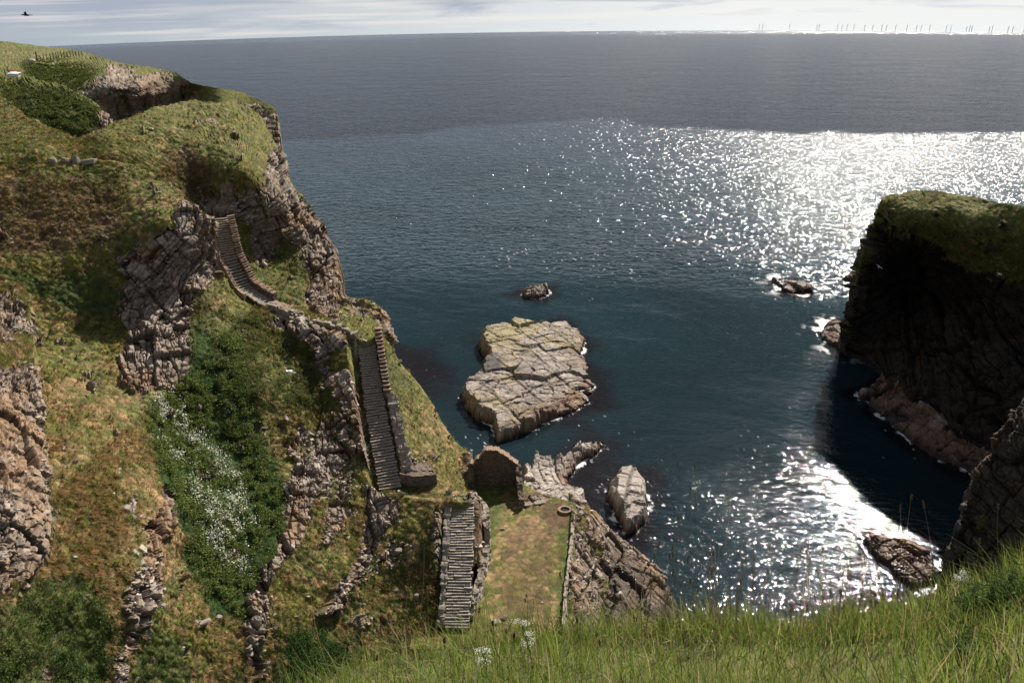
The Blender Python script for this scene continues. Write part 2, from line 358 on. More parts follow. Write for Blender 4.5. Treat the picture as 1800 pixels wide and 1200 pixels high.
LANDS = {}
def patch(name, pairs, ctrl, res, back, masks, speck=0.0, mat=None, corridors=(), amp_rock=1.0, amp_turf=1.0, rockrot=STRATA, cell=(1.5, 1.5, 0.42), base_rock=0.0, keep=None, dry0=0.15, zmin=-2.5, ztop=None, pale=0.0, tide=False, keepflat=(), dim=1.0):
    """land surface lofted between two outlines; ctrl = (px, py, z) or (px, py, -distance)"""
    S = np.array([p[0] for p in pairs]); B = np.array([p[1] for p in pairs])
    ls = np.linalg.norm(np.diff(S, axis=0), axis=1).sum(); lb = np.linalg.norm(np.diff(B, axis=0), axis=1).sum()
    nu = int(max(ls, lb) / res) + 2
    both = np.hstack([S, B]); m = len(both)
    seg = np.maximum(np.linalg.norm(np.diff(S, axis=0), axis=1), np.linalg.norm(np.diff(B, axis=0), axis=1)); cum = np.concatenate([[0], np.cumsum(seg)])
    Q = np.vstack([2 * both[0] - both[1], both, 2 * both[-1] - both[-2]])
    s = np.linspace(0, cum[-1], nu); k = np.clip(np.searchsorted(cum, s, side='right') - 1, 0, m - 2); u = ((s - cum[k]) / seg[k])[:, None]
    p0, p1, p2, p3 = Q[k], Q[k + 1], Q[k + 2], Q[k + 3]
    cr = 0.5 * (2 * p1 + (p2 - p0) * u + (2 * p0 - 5 * p1 + 4 * p2 - p3) * u ** 2 + (3 * p1 - p0 - 3 * p2 + p3) * u ** 3)
    lin = p1 * (1 - u) + p2 * u; cr = 0.55 * cr + 0.45 * lin
    nv = int(np.percentile(np.linalg.norm(cr[:, :2] - cr[:, 2:], axis=1), 80) / res) + 2
    v = np.linspace(0, 1, nv)[:, None, None]
    pix = cr[None, :, :2] * (1 - v) + cr[None, :, 2:] * v
    px, py = pix[..., 0], pix[..., 1]
    c3 = [(x, y, float(t_of(x, y, z)) if z > -2.3 else -z) for x, y, z in ctrl]
    f = tps(c3); t = f(px, py)
    P = at_t(px, py, t)
    # rows behind the outline
    d = ray(px[0], py[0]); hd = d.copy(); hd[:, 2] = 0; hd /= np.linalg.norm(hd, axis=1)[:, None]
    rows = []; nback = 0
    if isinstance(back, tuple): nback, back = back
    if nback:
        bb = np.array([(0, 0)] + list(back), float); sq = np.linspace(0, 1, nback + 1)[1:] ** 1.6 * bb[-1, 0]; back = [(q, float(np.interp(q, bb[:, 0], bb[:, 1]))) for q in sq]
    for b, dn in reversed(back):
        q = P[0] + hd * b; q[:, 2] = np.maximum(q[:, 2] - dn, zmin); rows.append(q)
    nb = len(rows)
    if nb:
        P = np.concatenate([np.array(rows), P]); px = np.concatenate([np.repeat(px[:1], nb, 0), px]); py = np.concatenate([np.repeat(py[:1], nb, 0), py])
    du = np.gradient(P, axis=1); dv = np.gradient(P, axis=0); nrm = np.cross(dv, du); nrm /= np.linalg.norm(nrm, axis=-1)[..., None] + 1e-9
    tocam = EYE - P; flip = ((nrm * tocam).sum(-1) < 0); 
    if flip.mean() > .5: nrm = -nrm
    wx = px + 20 * fbm(P, .5, 4, seed=201) + 7 * fbm(P, 3, 2, seed=211); wy = py + 20 * fbm(P, .5, 4, seed=221) + 7 * fbm(P, 3, 2, seed=231)
    mk = {'rock': np.full(px.shape, base_rock), 'dry': np.full(px.shape, dry0), 'lush': np.zeros(px.shape), 'heath': np.zeros(px.shape), 'wet': np.zeros(px.shape)}
    for kind, poly, soft, st in masks:
        w = sstep(sdf(wx, wy, poly), -soft, soft * .6) * abs(st)
        mk[kind] = mk[kind] * (1 - w) if st < 0 else np.maximum(mk[kind], w)
    steep = 1 - nrm[..., 2]
    rock = np.clip(mk['rock'], 0, 1)
    qq = P @ rockrot * [.9, .45, 2.2]
    rock = rock + speck * sstep(fbm(qq, .55, 4, seed=311) + .3 * steep, .22, .40)
    rock = sstep(rock + 0.62 * fbm(P, .8, 5, rough=.62, seed=301), .40, .58)
    ro, crack, cid = rock_disp(P, amp_rock, rockrot, cell)
    to, gap, tid = turf_disp(P, amp_turf)
    edge = np.ones(px.shape)
    if nb:
        edge[:nb] = 0.5
    off = (rock * (ro + 0.10 * amp_rock) + (1 - rock) * to) * edge
    for cx, cy, hw in keepflat: off = off * sstep(np.hypot(px - cx, py - cy), hw * .5, hw)
    if tide:
        mk['wet'] = np.maximum(mk['wet'], sstep(-P[..., 2] + .8 * fbm(P, .6, 3, seed=77), -2.6, -1.2))
    P = P + nrm * off[..., None]
    for (pl, hw, drop) in corridors:
        best = np.full(px.shape, 1e9); zt = np.zeros(px.shape)
        for A, Bp in zip(pl[:-1], pl[1:]):
            e = Bp[:2] - A[:2]; w = P[..., :2] - A[:2]; h = np.clip((w @ e) / (e @ e), 0, 1); dist = np.linalg.norm(w - h[..., None] * e, axis=-1)
            c = dist < best; zt = np.where(c, A[2] + h * (Bp[2] - A[2]) - drop, zt); best = np.minimum(best, dist)
        k2 = (1 - sstep(best, hw, hw + .7)) * (np.abs(P[..., 2] - zt) < 5)
        P[..., 2] = P[..., 2] * (1 - k2) + zt * k2; mk['lush'] = mk['lush'] * (1 - k2)
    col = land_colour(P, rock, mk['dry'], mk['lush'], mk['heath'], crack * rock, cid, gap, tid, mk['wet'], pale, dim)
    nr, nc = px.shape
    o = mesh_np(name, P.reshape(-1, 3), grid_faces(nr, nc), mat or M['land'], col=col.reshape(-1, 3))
    LANDS[name] = dict(P=P, n=nrm, col=col, rock=rock, px=px, py=py, mk=mk, nb=nb)
    return o

def blades(name, src, n, h, w, mat, wh=None, lean=.5, gain=1.25, label=None, seed=0, pixbox=(-20, -20, 1820, 1220), segs=1):
    """thin upright blades rooted on the land, tinted like the land under them"""
    r = np.random.default_rng(seed); Vs = []; Cs = []
    for nm, share in src:
        L_ = LANDS[nm]; P = L_['P'][L_['nb']:].reshape(-1, 3); nn = L_['n'][L_['nb']:].reshape(-1, 3); c = L_['col'][L_['nb']:].reshape(-1, 3)
        px = L_['px'][L_['nb']:].ravel(); py = L_['py'][L_['nb']:].ravel()
        ok = (L_['rock'][L_['nb']:].ravel() < .45) & (px > pixbox[0]) & (px < pixbox[2]) & (py > pixbox[1]) & (py < pixbox[3]) & (P[:, 2] > 1)
        idx = np.flatnonzero(ok); 
        if len(idx) == 0: continue
        idx = r.choice(idx, int(n * share)); k = len(idx)
        base = P[idx] + r.normal(0, .06, (k, 3)) * [1, 1, .2]; g = nn[idx] * .55 + [0, 0, .75] + r.normal(0, lean, (k, 3)) * [1, 1, .3]
        g /= np.linalg.norm(g, axis=1)[:, None]; hh = h * r.uniform(.45, 1.3, k)[:, None]
        a = r.uniform(0, 2 * math.pi, k); side = np.stack([np.cos(a), np.sin(a), 0 * a], -1) * w * .5
        tip = base + g * hh + [0, 0, 0]; Vs.append(np.stack([base - side - g * .05, base + side - g * .05, tip], 1))
        cc = c[idx] * gain * r.uniform(.6, 1.5, (k, 1)) * (1 + r.normal(0, .12, (k, 3))); Cs.append(np.repeat(cc[:, None], 3, 1))
    V = np.concatenate(Vs).reshape(-1, 3); C_ = np.clip(np.concatenate(Cs).reshape(-1, 3), .004, .6)
    o = mesh_np(name, V, np.arange(len(V)).reshape(-1, 3), mat, col=C_)
    return tag(o, label, 'grass', kind='stuff')

# ------------------------------------------------------------------ flights of steps (world positions used by land and stairs)
def pz(px, py, z): return at_z(px, py, z)
FL_UP = (pz(386, 382, 37.0), pz(401, 448, 33.8), pz(432, 508, 30.5), pz(472, 533, 29.4))
FL_MID = (pz(643, 592, 27.0), pz(657, 700, 22.9), pz(686, 858, 17.0))
FL_LOW = (pz(814, 872, 16.0), pz(811, 960, 13.7), pz(803, 1103, 10.1))
PATH = (FL_UP[-1], pz(545, 556, 28.6), pz(600, 572, 27.8), FL_MID[0])
LAND_PATH = (FL_MID[-1], pz(750, 866, 16.4), pz(790, 870, 16.2), FL_LOW[0])
CORR = [(FL_UP, 1.3, .45), (FL_MID, 1.35, .5), (FL_LOW, 1.5, .45), (PATH, .7, .05), (LAND_PATH, .8, .05)]

# ------------------------------------------------------------------ land
hill_back = [(2, .4), (6, 1.6), (14, 3), (30, 12), (50, 60)]
o = patch('cliff_headland', [((-330, 66), (-330, 225)), ((-60, 68), (-60, 230)), ((0, 72), (0, 230)), ((60, 80), (40, 235)), ((110, 85), (90, 250)), ((160, 95), (140, 260)), ((210, 110), (180, 265)), ((305, 126), (280, 270)),
    ((335, 145), (320, 275)), ((420, 162), (390, 290)), ((470, 182), (425, 310)), ((488, 200), (440, 330)), ((491, 250), (450, 350)), ((500, 300), (460, 370))],
    [(-330, 66, -275), (-330, 225, -140), (-330, 130, -172), (-60, 68, -270), (0, 72, -260), (60, 80, -250), (110, 85, -240), (160, 95, -215), (210, 107, -190), (305, 126, -165), (335, 145, -150), (420, 162, -148), (470, 182, -140), (488, 200, -136), (491, 250, -132), (500, 300, -126),
     (-60, 125, -165), (0, 125, -165), (60, 105, -178), (120, 100, -198), (60, 130, -160), (150, 118, -166), (190, 120, -154), (240, 130, -158), (300, 135, -162), (335, 160, -160), (100, 160, -144), (140, 160, -145), (180, 135, -149),
     (0, 230, -135), (90, 250, -135), (180, 265, -143), (160, 190, -144), (210, 180, -151), (250, 180, -155), (300, 180, -159), (340, 190, -158), (280, 260, -155), (390, 200, -138), (430, 230, -136), (420, 185, -142), (460, 240, -132), (460, 205, -137), (400, 290, -136)],
    1.7, [(3, .8), (8, 4), (16, 45)],
    [('rock', [(135, 158), (175, 140), (190, 118), (215, 112), (240, 132), (300, 132), (345, 165), (350, 190), (330, 230), (250, 260), (170, 255), (155, 230), (190, 215), (170, 185)], 5, 1),
     ('rock', [(415, 180), (460, 190), (492, 205), (500, 310), (450, 330), (455, 250), (430, 215)], 4, 1), ('dry', [(0, 88), (200, 110), (60, 110), (0, 120)], 8, .5),
     ('lush', [(50, 110), (110, 120), (160, 135), (130, 165), (60, 155)], 10, .5)],
    amp_rock=.5, amp_turf=.35, cell=(2.2, 2.2, .8), speck=.2, rockrot=rotm(4, 5, 10), base_rock=0, dry0=.25, zmin=-2)
tag(o, kind='structure')

o = patch('cliff_hillock', [((-330, 128), (-330, 290)), ((-60, 132), (-60, 300)), ((0, 136), (0, 300)), ((60, 141), (50, 300)), ((120, 158), (100, 300)), ((165, 180), (130, 300)), ((188, 200), (150, 300)), ((196, 222), (170, 300)), ((202, 245), (190, 300))],
    [(-330, 128, -132), (-330, 290, -104), (-60, 132, -128), (0, 136, -126), (60, 141, -122), (120, 158, -119), (165, 180, -116), (188, 200, -115), (196, 222, -113), (202, 245, -112), (0, 180, -113), (60, 200, -112), (130, 220, -110), (-60, 300, -100), (0, 300, -103), (100, 300, -106), (190, 300, -109), (150, 232, -110)],
    1.7, [(2, .3), (5, 1.5), (8, 14)], [('rock', [(165, 200), (188, 190), (200, 215), (195, 240), (160, 245), (120, 245), (130, 228), (175, 225)], 4, .9), ('lush', [(40, 165), (120, 195), (175, 215), (120, 235), (60, 205), (0, 190)], 10, .8)],
    amp_turf=1.2, dry0=.1, cell=(1.8, 1.8, .6))
tag(o, kind='structure')

BACK = [(.4, .2), (1.2, 1.1), (3, 4), (6, 12), (14, 60)]
o = patch('cliff_seaward_slope', [((-330, 158), (-330, 292)), ((-60, 164), (-60, 298)), ((0, 171), (60, 300)), ((50, 208), (130, 299)), ((100, 232), (180, 300)), ((140, 243), (215, 306)), ((170, 234), (245, 318)), ((200, 216), (270, 335)), ((250, 198), (295, 360)), ((300, 184), (320, 395)), ((345, 178), (335, 425)),
     ((420, 184), (345, 460)), ((455, 202), (350, 490)), ((474, 232), (352, 510)), ((487, 255), (358, 525)), ((500, 282), (365, 540)), ((510, 320), (375, 555)), ((535, 350), (400, 575)), ((562, 385), (430, 590)), ((592, 428), (470, 610)), ((600, 470), (500, 625)), ((603, 516), (520, 640)),
     ((642, 527), (545, 660)), ((678, 548), (565, 680)), ((685, 590), (590, 720)), ((702, 635), (600, 760)), ((750, 692), (620, 840)), ((790, 762), (660, 900)), ((825, 806), (740, 925)), ((829, 860), (750, 945)), ((848, 895), (752, 960)), ((857, 930), (755, 985)), ((853, 990), (758, 1040)), ((833, 1060), (760, 1100)), ((815, 1110), (760, 1150)), ((800, 1200), (760, 1200))],
    [(-330, 158, 46.5), (-330, 292, 44.3), (-60, 165, 45.5), (0, 172, 45.5), (50, 210, 44.5), (140, 243, 43.5), (170, 232, 44), (200, 215, 44.5), (250, 200, 45), (300, 185, 45), (345, 178, 45), (420, 185, 44.5), (450, 205, 43.5), (475, 236, 41.8), (487, 257, 40.8), (497, 280, 39.5), (508, 320, 37.5), (535, 350, 35.5), (565, 390, 33), (592, 430, 31), (600, 480, 28.5), (602, 520, 27), (640, 528, 26.5), (680, 552, 25), (684, 590, 23.5), (700, 635, 21), (750, 695, 17), (790, 765, 13), (825, 810, 10.5), (828, 862, 10.2), (848, 897, 9.8), (857, 930, 9.8), (852, 990, 9.6), (832, 1060, 9.6), (815, 1110, 9.5), (800, 1200, 9),
     (833, 893, 15.0), (831, 930, 13.9), (828, 980, 12.6), (823, 1040, 11.1), (812, 1085, 10.1), (-60, 300, 42.2), (60, 270, 43.6), (60, 300, 42), (200, 300, 41.4), (200, 270, 42.9), (280, 250, 43), (350, 270, 41.8), (300, 320, 39.6), (420, 270, 42), (360, 340, 37.8), (385, 380, 36.6), (400, 440, 33.7), (430, 500, 30.6), (470, 532, 29.0), (600, 567, 27.6), (645, 592, 26.6),
     (430, 300, 41), (440, 335, 38.8), (455, 400, 34.4), (470, 442, 31.6), (520, 380, 35), (500, 330, 38), (550, 440, 31.5), (500, 480, 30.3), (560, 500, 28.8), (530, 540, 28.4), (590, 545, 27.3), (640, 575, 26.4), (660, 600, 25.8), (665, 640, 24.5), (700, 690, 21), (682, 700, 22.3), (720, 760, 18.6), (700, 780, 19.4), (760, 780, 15.8), (740, 830, 17), (760, 858, 16.2), (800, 835, 13.5), (800, 866, 15.8),
     (657, 700, 22.6), (675, 780, 19.8), (335, 425, 36), (350, 500, 31), (380, 560, 28.5), (450, 600, 26.8), (520, 640, 24.8), (580, 700, 22.2), (600, 760, 19.6), (620, 840, 16.8), (660, 900, 15.2), (740, 925, 14.2), (755, 985, 12.5), (760, 1100, 9.5), (760, 1200, 8.5), (790, 920, 14.6), (785, 1000, 12.4)],
    1.6, BACK,
    [('rock', [(395, 325), (420, 345), (470, 325), (490, 262), (512, 320), (600, 432), (606, 520), (592, 565), (545, 535), (552, 480), (515, 420), (492, 415), (462, 470), (440, 452), (440, 400), (408, 385)], 7, 1),
     ('rock', [(480, 255), (505, 290), (512, 350), (480, 345), (470, 300)], 5, .8),
     ('rock', [(640, 530), (682, 545), (690, 600), (668, 590), (655, 560)], 4, 1), ('rock', [(604, 515), (640, 528), (640, 560), (608, 545)], 4, .8),
     ('rock', [(380, 330), (412, 325), (412, 372), (388, 378), (360, 372), (345, 345)], 4, .9),
     ('rock', [(830, 888), (862, 905), (862, 1000), (820, 1115), (800, 1115), (826, 1040)], 4, .85),
     ('rock', [(690, 820), (745, 800), (765, 850), (700, 855)], 5, .5), ('rock', [(800, 800), (832, 805), (832, 850), (815, 850)], 5, .4),
     ('dry', [(460, 280), (520, 330), (600, 430), (560, 480), (500, 400), (440, 330)], 14, .75), ('dry', [(690, 690), (760, 710), (825, 810), (820, 865), (740, 860), (720, 790)], 14, .62),
     ('heath', [(280, 270), (350, 265), (380, 330), (330, 350), (300, 320)], 8, .9), ('lush', [(440, 470), (520, 420), (550, 480), (560, 540), (480, 530)], 12, .35), ('lush', [(560, 370), (590, 400), (595, 450), (560, 430)], 8, .5), ('lush', [(665, 600), (700, 640), (740, 700), (700, 720), (670, 650)], 10, .45)],
    amp_turf=.8, corridors=CORR, cell=(1.3, 1.3, .5), rockrot=rotm(8, -10, 15), dry0=.45, amp_rock=.8, pale=-.1, speck=.33)
tag(o, kind='structure')

o = patch('cliff_gully_slope', [((-300, 278), (-300, 380)), ((-60, 281), (-300, 470)), ((60, 284), (-300, 560)), ((150, 283), (-300, 650)), ((215, 290), (-300, 740)), ((265, 305), (-300, 830)), ((310, 333), (-300, 900)), ((342, 356), (-300, 950)), ((364, 374), (-300, 1000)), ((376, 402), (-300, 1040)), ((382, 440), (-300, 1080)), ((390, 472), (-300, 1120)),
     ((405, 500), (-300, 1180)), ((448, 540), (-300, 1240)), ((500, 556), (0, 1240)), ((550, 570), (80, 1240)), ((598, 596), (160, 1240)), ((628, 618), (240, 1240)), ((634, 680), (320, 1240)), ((640, 740), (400, 1240)), ((650, 800), (460, 1240)), ((668, 843), (520, 1240)), ((704, 872), (570, 1240)), ((760, 876), (620, 1240)), ((792, 882), (650, 1240)), ((793, 950), (690, 1240)), ((788, 1020), (720, 1240)), ((784, 1100), (750, 1240)), ((790, 1200), (780, 1240))],
    [(-300, 280, 45.5), (-300, 480, 41), (-300, 750, 38), (-300, 1000, 35.5), (-300, 1240, 33), (-60, 282, 44), (60, 284, 43.5), (150, 283, 43), (215, 290, 42.5), (265, 305, 41.5), (310, 335, 40.7), (345, 360, 39.8), (376, 400, 37.8), (384, 440, 35.2), (390, 475, 33), (405, 503, 31.2), (450, 543, 29.5), (500, 558, 28.9), (550, 573, 28.4), (600, 598, 27.5), (632, 620, 26.5), (634, 680, 24.6), (640, 740, 22.2), (650, 800, 19.8), (670, 843, 17.9), (700, 870, 16.9), (760, 875, 16.6), (792, 880, 16.1), (793, 950, 14.2), (788, 1020, 12.2), (784, 1100, 10.2), (790, 1200, 8.5),
     (-60, 400, 39.4), (100, 400, 38.6), (200, 380, 39), (280, 380, 39.6), (-60, 500, 36.5), (100, 500, 34.8), (180, 500, 34.2), (235, 450, 36.3), (300, 430, 37.2), (350, 430, 36.6), (362, 520, 32.2), (300, 560, 31.2), (325, 590, 30.0), (370, 560, 30.3), (60, 600, 32), (150, 600, 31), (215, 620, 30.2), (260, 680, 28.6), (330, 670, 27.8), (400, 620, 28.2), (450, 600, 28), (450, 680, 26), (550, 650, 25.3), (560, 740, 22.5), (480, 760, 23), (400, 780, 23.2), (300, 780, 25.8), (200, 750, 29), (100, 750, 31), (-60, 700, 34), (0, 900, 31.5), (150, 900, 29), (240, 880, 28), (300, 880, 25), (400, 880, 21.8), (450, 860, 21.2), (480, 900, 20.8), (530, 850, 21), (600, 850, 18.8), (620, 920, 16.8), (700, 950, 15), (600, 1000, 15.8), (500, 1000, 18.8), (440, 1000, 19.6), (350, 1000, 21.4), (280, 960, 25.2), (250, 1000, 26), (100, 1050, 28.4), (-60, 1100, 31), (300, 1120, 21.8), (430, 1120, 18), (550, 1100, 15), (700, 1080, 10.8), (600, 1180, 11.5), (450, 1220, 15), (300, 1240, 19), (190, 1200, 23), (100, 1240, 25), (-60, 1240, 29), (750, 1000, 12.6), (740, 1150, 9)],
    1.5, [(.5, .3), (1.0, 1.2), (1.8, 4), (2.6, 9)],
    [('rock', [(330, 352), (376, 385), (384, 480), (350, 520), (335, 560), (338, 640), (305, 680), (240, 695), (205, 665), (228, 600), (210, 560), (232, 500), (222, 460), (255, 435), (300, 400)], 7, 1),
     ('rock', [(475, 540), (560, 562), (632, 590), (636, 660), (634, 720), (602, 735), (588, 690), (560, 640), (550, 600), (480, 565)], 6, .95),
     ('rock', [(560, 740), (606, 730), (626, 790), (590, 830), (560, 870), (530, 940), (480, 1010), (462, 1080), (452, 1170), (425, 1150), (440, 1060), (478, 980), (500, 900), (505, 850), (545, 800)], 8, .9),
     ('rock', [(480, 745), (540, 745), (545, 800), (500, 800)], 8, .6), ('rock', [(600, 840), (625, 830), (600, 930), (560, 960), (575, 900)], 4, .8),
     ('rock', [(640, 862), (705, 868), (700, 895), (672, 940), (650, 990), (610, 1045), (588, 1045), (640, 960), (642, 910)], 6, .95),
     ('rock', [(690, 960), (705, 965), (665, 1000), (640, 1010)], 3, .8), ('rock', [(585, 1050), (605, 1050), (560, 1090), (545, 1085)], 3, .7),
     ('rock', [(292, 848), (306, 880), (290, 930), (278, 1000), (262, 1060), (232, 1110), (212, 1200), (192, 1230), (212, 1120), (245, 1010), (262, 945), (280, 890)], 4, 1),
     ('rock', [(762, 890), (800, 880), (800, 960), (790, 1100), (772, 1060), (760, 940)], 5, .95),
     ('rock', [(215, 872), (240, 870), (240, 900), (218, 900)], 3, .9), ('rock', [(335, 1080), (370, 1090), (345, 1110)], 3, .9), ('rock', [(425, 1100), (450, 1110), (470, 1180), (440, 1200)], 4, .9), ('rock', [(600, 610), (632, 620), (636, 740), (650, 800), (630, 800), (615, 740)], 4, .7),
     ('dry', [(-60, 620), (60, 640), (160, 680), (260, 760), (290, 850), (330, 960), (250, 1100), (120, 1060), (-60, 1080)], 25, .85), ('dry', [(470, 720), (560, 700), (640, 900), (560, 1000), (470, 860)], 15, .6),
     ('dry', [(560, 860), (790, 900), (785, 1100), (560, 1150), (480, 1000)], 20, .42), ('dry', [(300, 1000), (460, 1000), (440, 1180), (300, 1220)], 20, .7), ('dry', [(180, 420), (230, 400), (230, 560), (150, 620), (40, 600)], 20, .5), ('dry', [(250, 330), (340, 350), (310, 400), (250, 420), (220, 380)], 12, .5),
     ('heath', [(-60, 330), (80, 312), (210, 335), (215, 390), (170, 440), (60, 450), (-60, 440)], 22, .85),
     ('lush', [(-60, 460), (80, 500), (150, 480), (220, 520), (200, 560), (120, 540), (60, 520)], 14, .7),
     ('lush', [(350, 570), (420, 640), (450, 740), (480, 830), (505, 870), (470, 1000), (430, 1090), (380, 1080), (340, 1000), (310, 900), (270, 800), (262, 720), (320, 690)], 12, 1),
     ('lush', [(350, 540), (450, 560), (560, 640), (560, 700), (460, 700), (380, 640)], 14, .28),
     ('lush', [(0, 1010), (140, 1010), (200, 1080), (190, 1220), (-60, 1220)], 22, .6), ('lush', [(240, 1110), (330, 1130), (330, 1240), (220, 1240)], 14, .6), ('lush', [(500, 1110), (600, 1120), (600, 1200), (490, 1200)], 14, .6)],
    amp_turf=.8, corridors=CORR, cell=(1.2, 1.2, .5), rockrot=rotm(12, -34, 25), dry0=.48, amp_rock=.8, speck=.33)
tag(o, kind='structure')

o = patch('cliff_near_crag', [((-330, 462), (-360, 480)), ((-80, 470), (-360, 500)), ((0, 474), (-360, 620)), ((32, 492), (-360, 700)), ((52, 520), (-360, 760)), ((50, 560), (-360, 800)), ((58, 610), (-360, 850)), ((66, 660), (-360, 900)), ((66, 700), (-360, 940)), ((82, 760), (-360, 980)), ((78, 820), (-360, 1020)), ((96, 895), (-360, 1060)), ((80, 960), (-360, 1090)), ((40, 1015), (-360, 1120)), ((10, 1060), (-360, 1150)), ((-60, 1120), (-360, 1170))],
    [(-330, 462, -70), (-360, 700, -50), (-360, 1150, -35.5), (-80, 470, -73), (0, 474, -75), (32, 492, -74), (52, 520, -72), (58, 610, -65.5), (66, 700, -59), (80, 820, -52.5), (94, 895, -49), (40, 1015, -44), (0, 1080, -40.5), (-120, 1150, -38), (-60, 600, -58), (-60, 800, -47), (0, 560, -66), (0, 700, -56), (20, 900, -44.5), (-120, 900, -42), (-60, 1000, -41)],
    1.5, (14, [(.5, .5), (1.2, 1.6), (2, 4), (4, 9)]), [('dry', [(-100, 480), (40, 500), (50, 700), (-100, 700)], 12, .8), ('rock', [(-120, 515), (20, 505), (54, 540), (50, 590), (-20, 600), (-120, 600)], 6, .75), ('rock', [(-100, 640), (70, 650), (90, 900), (60, 1000), (-100, 1150)], 8, 1)],
    amp_turf=.55, cell=(.7, .7, .3), rockrot=rotm(12, -30, 25), dry0=.6, amp_rock=.6, pale=-.3)
tag(o, kind='structure')

o = patch('landing_platform', [((770, 850), (720, 1140)), ((826, 842), (760, 1140)), ((870, 838), (820, 1140)), ((912, 846), (860, 1140)), ((950, 866), (900, 1140)), ((1012, 884), (1006, 1140))],
    [(770, 850, 10), (826, 842, 10), (912, 846, 10), (1012, 884, 9.9), (1006, 1140, 9.7), (720, 1140, 9.8), (900, 980, 10), (900, 1080, 9.8)],
    1.6, [(.5, .6), (1.2, 3), (2, 14)],
    [('dry', [(880, 860), (930, 860), (978, 920), (980, 1140), (850, 1140), (862, 1000), (880, 940)], 12, .95), ('heath', [(890, 930), (968, 930), (968, 1100), (880, 1100)], 14, .6), ('lush', [(835, 840), (905, 850), (880, 930), (860, 940), (838, 890)], 8, .35), ('lush', [(985, 890), (1012, 890), (1006, 1100), (985, 1100)], 6, .35),
     ('heath', [(905, 870), (940, 870), (1000, 895), (990, 930), (975, 945), (960, 915), (920, 890)], 6, 1), ('rock', [(908, 880), (960, 872), (958, 888), (915, 895)], 4, .8), ('heath', [(900, 915), (960, 915), (955, 950), (905, 940)], 8, .42)],
    amp_turf=.09, dry0=.3, amp_rock=.3, keepflat=[(995, 896, 25)])
tag(o, kind='structure')

o = patch('rocky_promontory', [((1000, 868), (1003, 884)), ((1032, 880), (1004, 900)), ((1050, 900), (1005, 930)), ((1080, 935), (1004, 960)), ((1105, 958), (1002, 990)), ((1140, 985), (1000, 1010)), ((1165, 1008), (998, 1030)), ((1185, 1040), (996, 1060)), ((1195, 1075), (994, 1090)), ((1200, 1160), (990, 1150))],
    [(1000, 868, 9.2), (1032, 880, 8.2), (1050, 900, 7.2), (1080, 935, 5.2), (1105, 958, 3.8), (1140, 985, 2.6), (1165, 1008, 1.8), (1185, 1040, 1.0), (1195, 1075, .6), (1200, 1160, 0.3), (1003, 884, 10), (1004, 960, 10.2), (998, 1060, 10), (990, 1150, 9.6), (1040, 960, 8.2), (1050, 1020, 7.2), (1100, 1020, 4.4), (1060, 1100, 5.5), (1120, 1100, 3)],
    1.5, [(.4, .5), (.9, 1.5), (1.6, 4), (2.4, 12)], [('rock', [(1008, 860), (1250, 860), (1250, 1200), (1000, 1200)], 4, 1), ('rock', [(1040, 960), (1060, 960), (1070, 1050), (1040, 1050)], 8, -.5), ('rock', [(1012, 900), (1032, 900), (1030, 940), (1014, 940)], 5, -.7), ('wet', [(1075, 950), (1110, 965), (1150, 1010), (1150, 1100), (1060, 1100), (1070, 1020)], 16, .62)],
    amp_turf=.4, cell=(1.5, 1.2, .6), rockrot=rotm(10, 40, -30), dry0=.6, amp_rock=.55, tide=True, pale=-.15)
tag(o, kind='structure')

HR = rotm(5, 3, -20)
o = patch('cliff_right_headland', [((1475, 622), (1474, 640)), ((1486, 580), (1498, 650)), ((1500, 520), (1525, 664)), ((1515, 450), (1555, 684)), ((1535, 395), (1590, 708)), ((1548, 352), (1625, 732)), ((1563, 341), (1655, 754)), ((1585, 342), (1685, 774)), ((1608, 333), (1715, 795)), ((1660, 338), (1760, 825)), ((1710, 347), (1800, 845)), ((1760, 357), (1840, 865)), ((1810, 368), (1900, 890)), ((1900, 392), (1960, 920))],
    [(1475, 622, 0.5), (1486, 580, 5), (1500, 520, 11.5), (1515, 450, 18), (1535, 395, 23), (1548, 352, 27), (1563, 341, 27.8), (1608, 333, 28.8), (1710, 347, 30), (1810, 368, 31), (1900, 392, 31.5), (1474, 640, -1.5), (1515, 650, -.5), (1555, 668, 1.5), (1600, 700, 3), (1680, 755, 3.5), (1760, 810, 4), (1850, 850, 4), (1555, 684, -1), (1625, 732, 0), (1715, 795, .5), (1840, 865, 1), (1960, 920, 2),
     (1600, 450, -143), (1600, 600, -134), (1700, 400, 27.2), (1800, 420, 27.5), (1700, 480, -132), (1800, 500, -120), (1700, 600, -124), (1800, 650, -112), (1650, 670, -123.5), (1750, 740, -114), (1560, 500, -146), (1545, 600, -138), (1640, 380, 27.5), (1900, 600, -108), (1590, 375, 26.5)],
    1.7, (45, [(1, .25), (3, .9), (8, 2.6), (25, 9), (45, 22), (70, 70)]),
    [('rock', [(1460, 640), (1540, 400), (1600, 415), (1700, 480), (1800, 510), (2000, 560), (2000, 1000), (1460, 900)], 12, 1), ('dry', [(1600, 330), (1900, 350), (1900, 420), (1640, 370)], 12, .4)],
    amp_turf=.7, speck=.3, cell=(2.6, 2.6, 1.0), rockrot=HR, dry0=.35, amp_rock=1.8, tide=True, pale=-.9, dim=.2)  # dark rock, dimmed further in colour to keep the shaded face near black
tag(o, kind='structure')

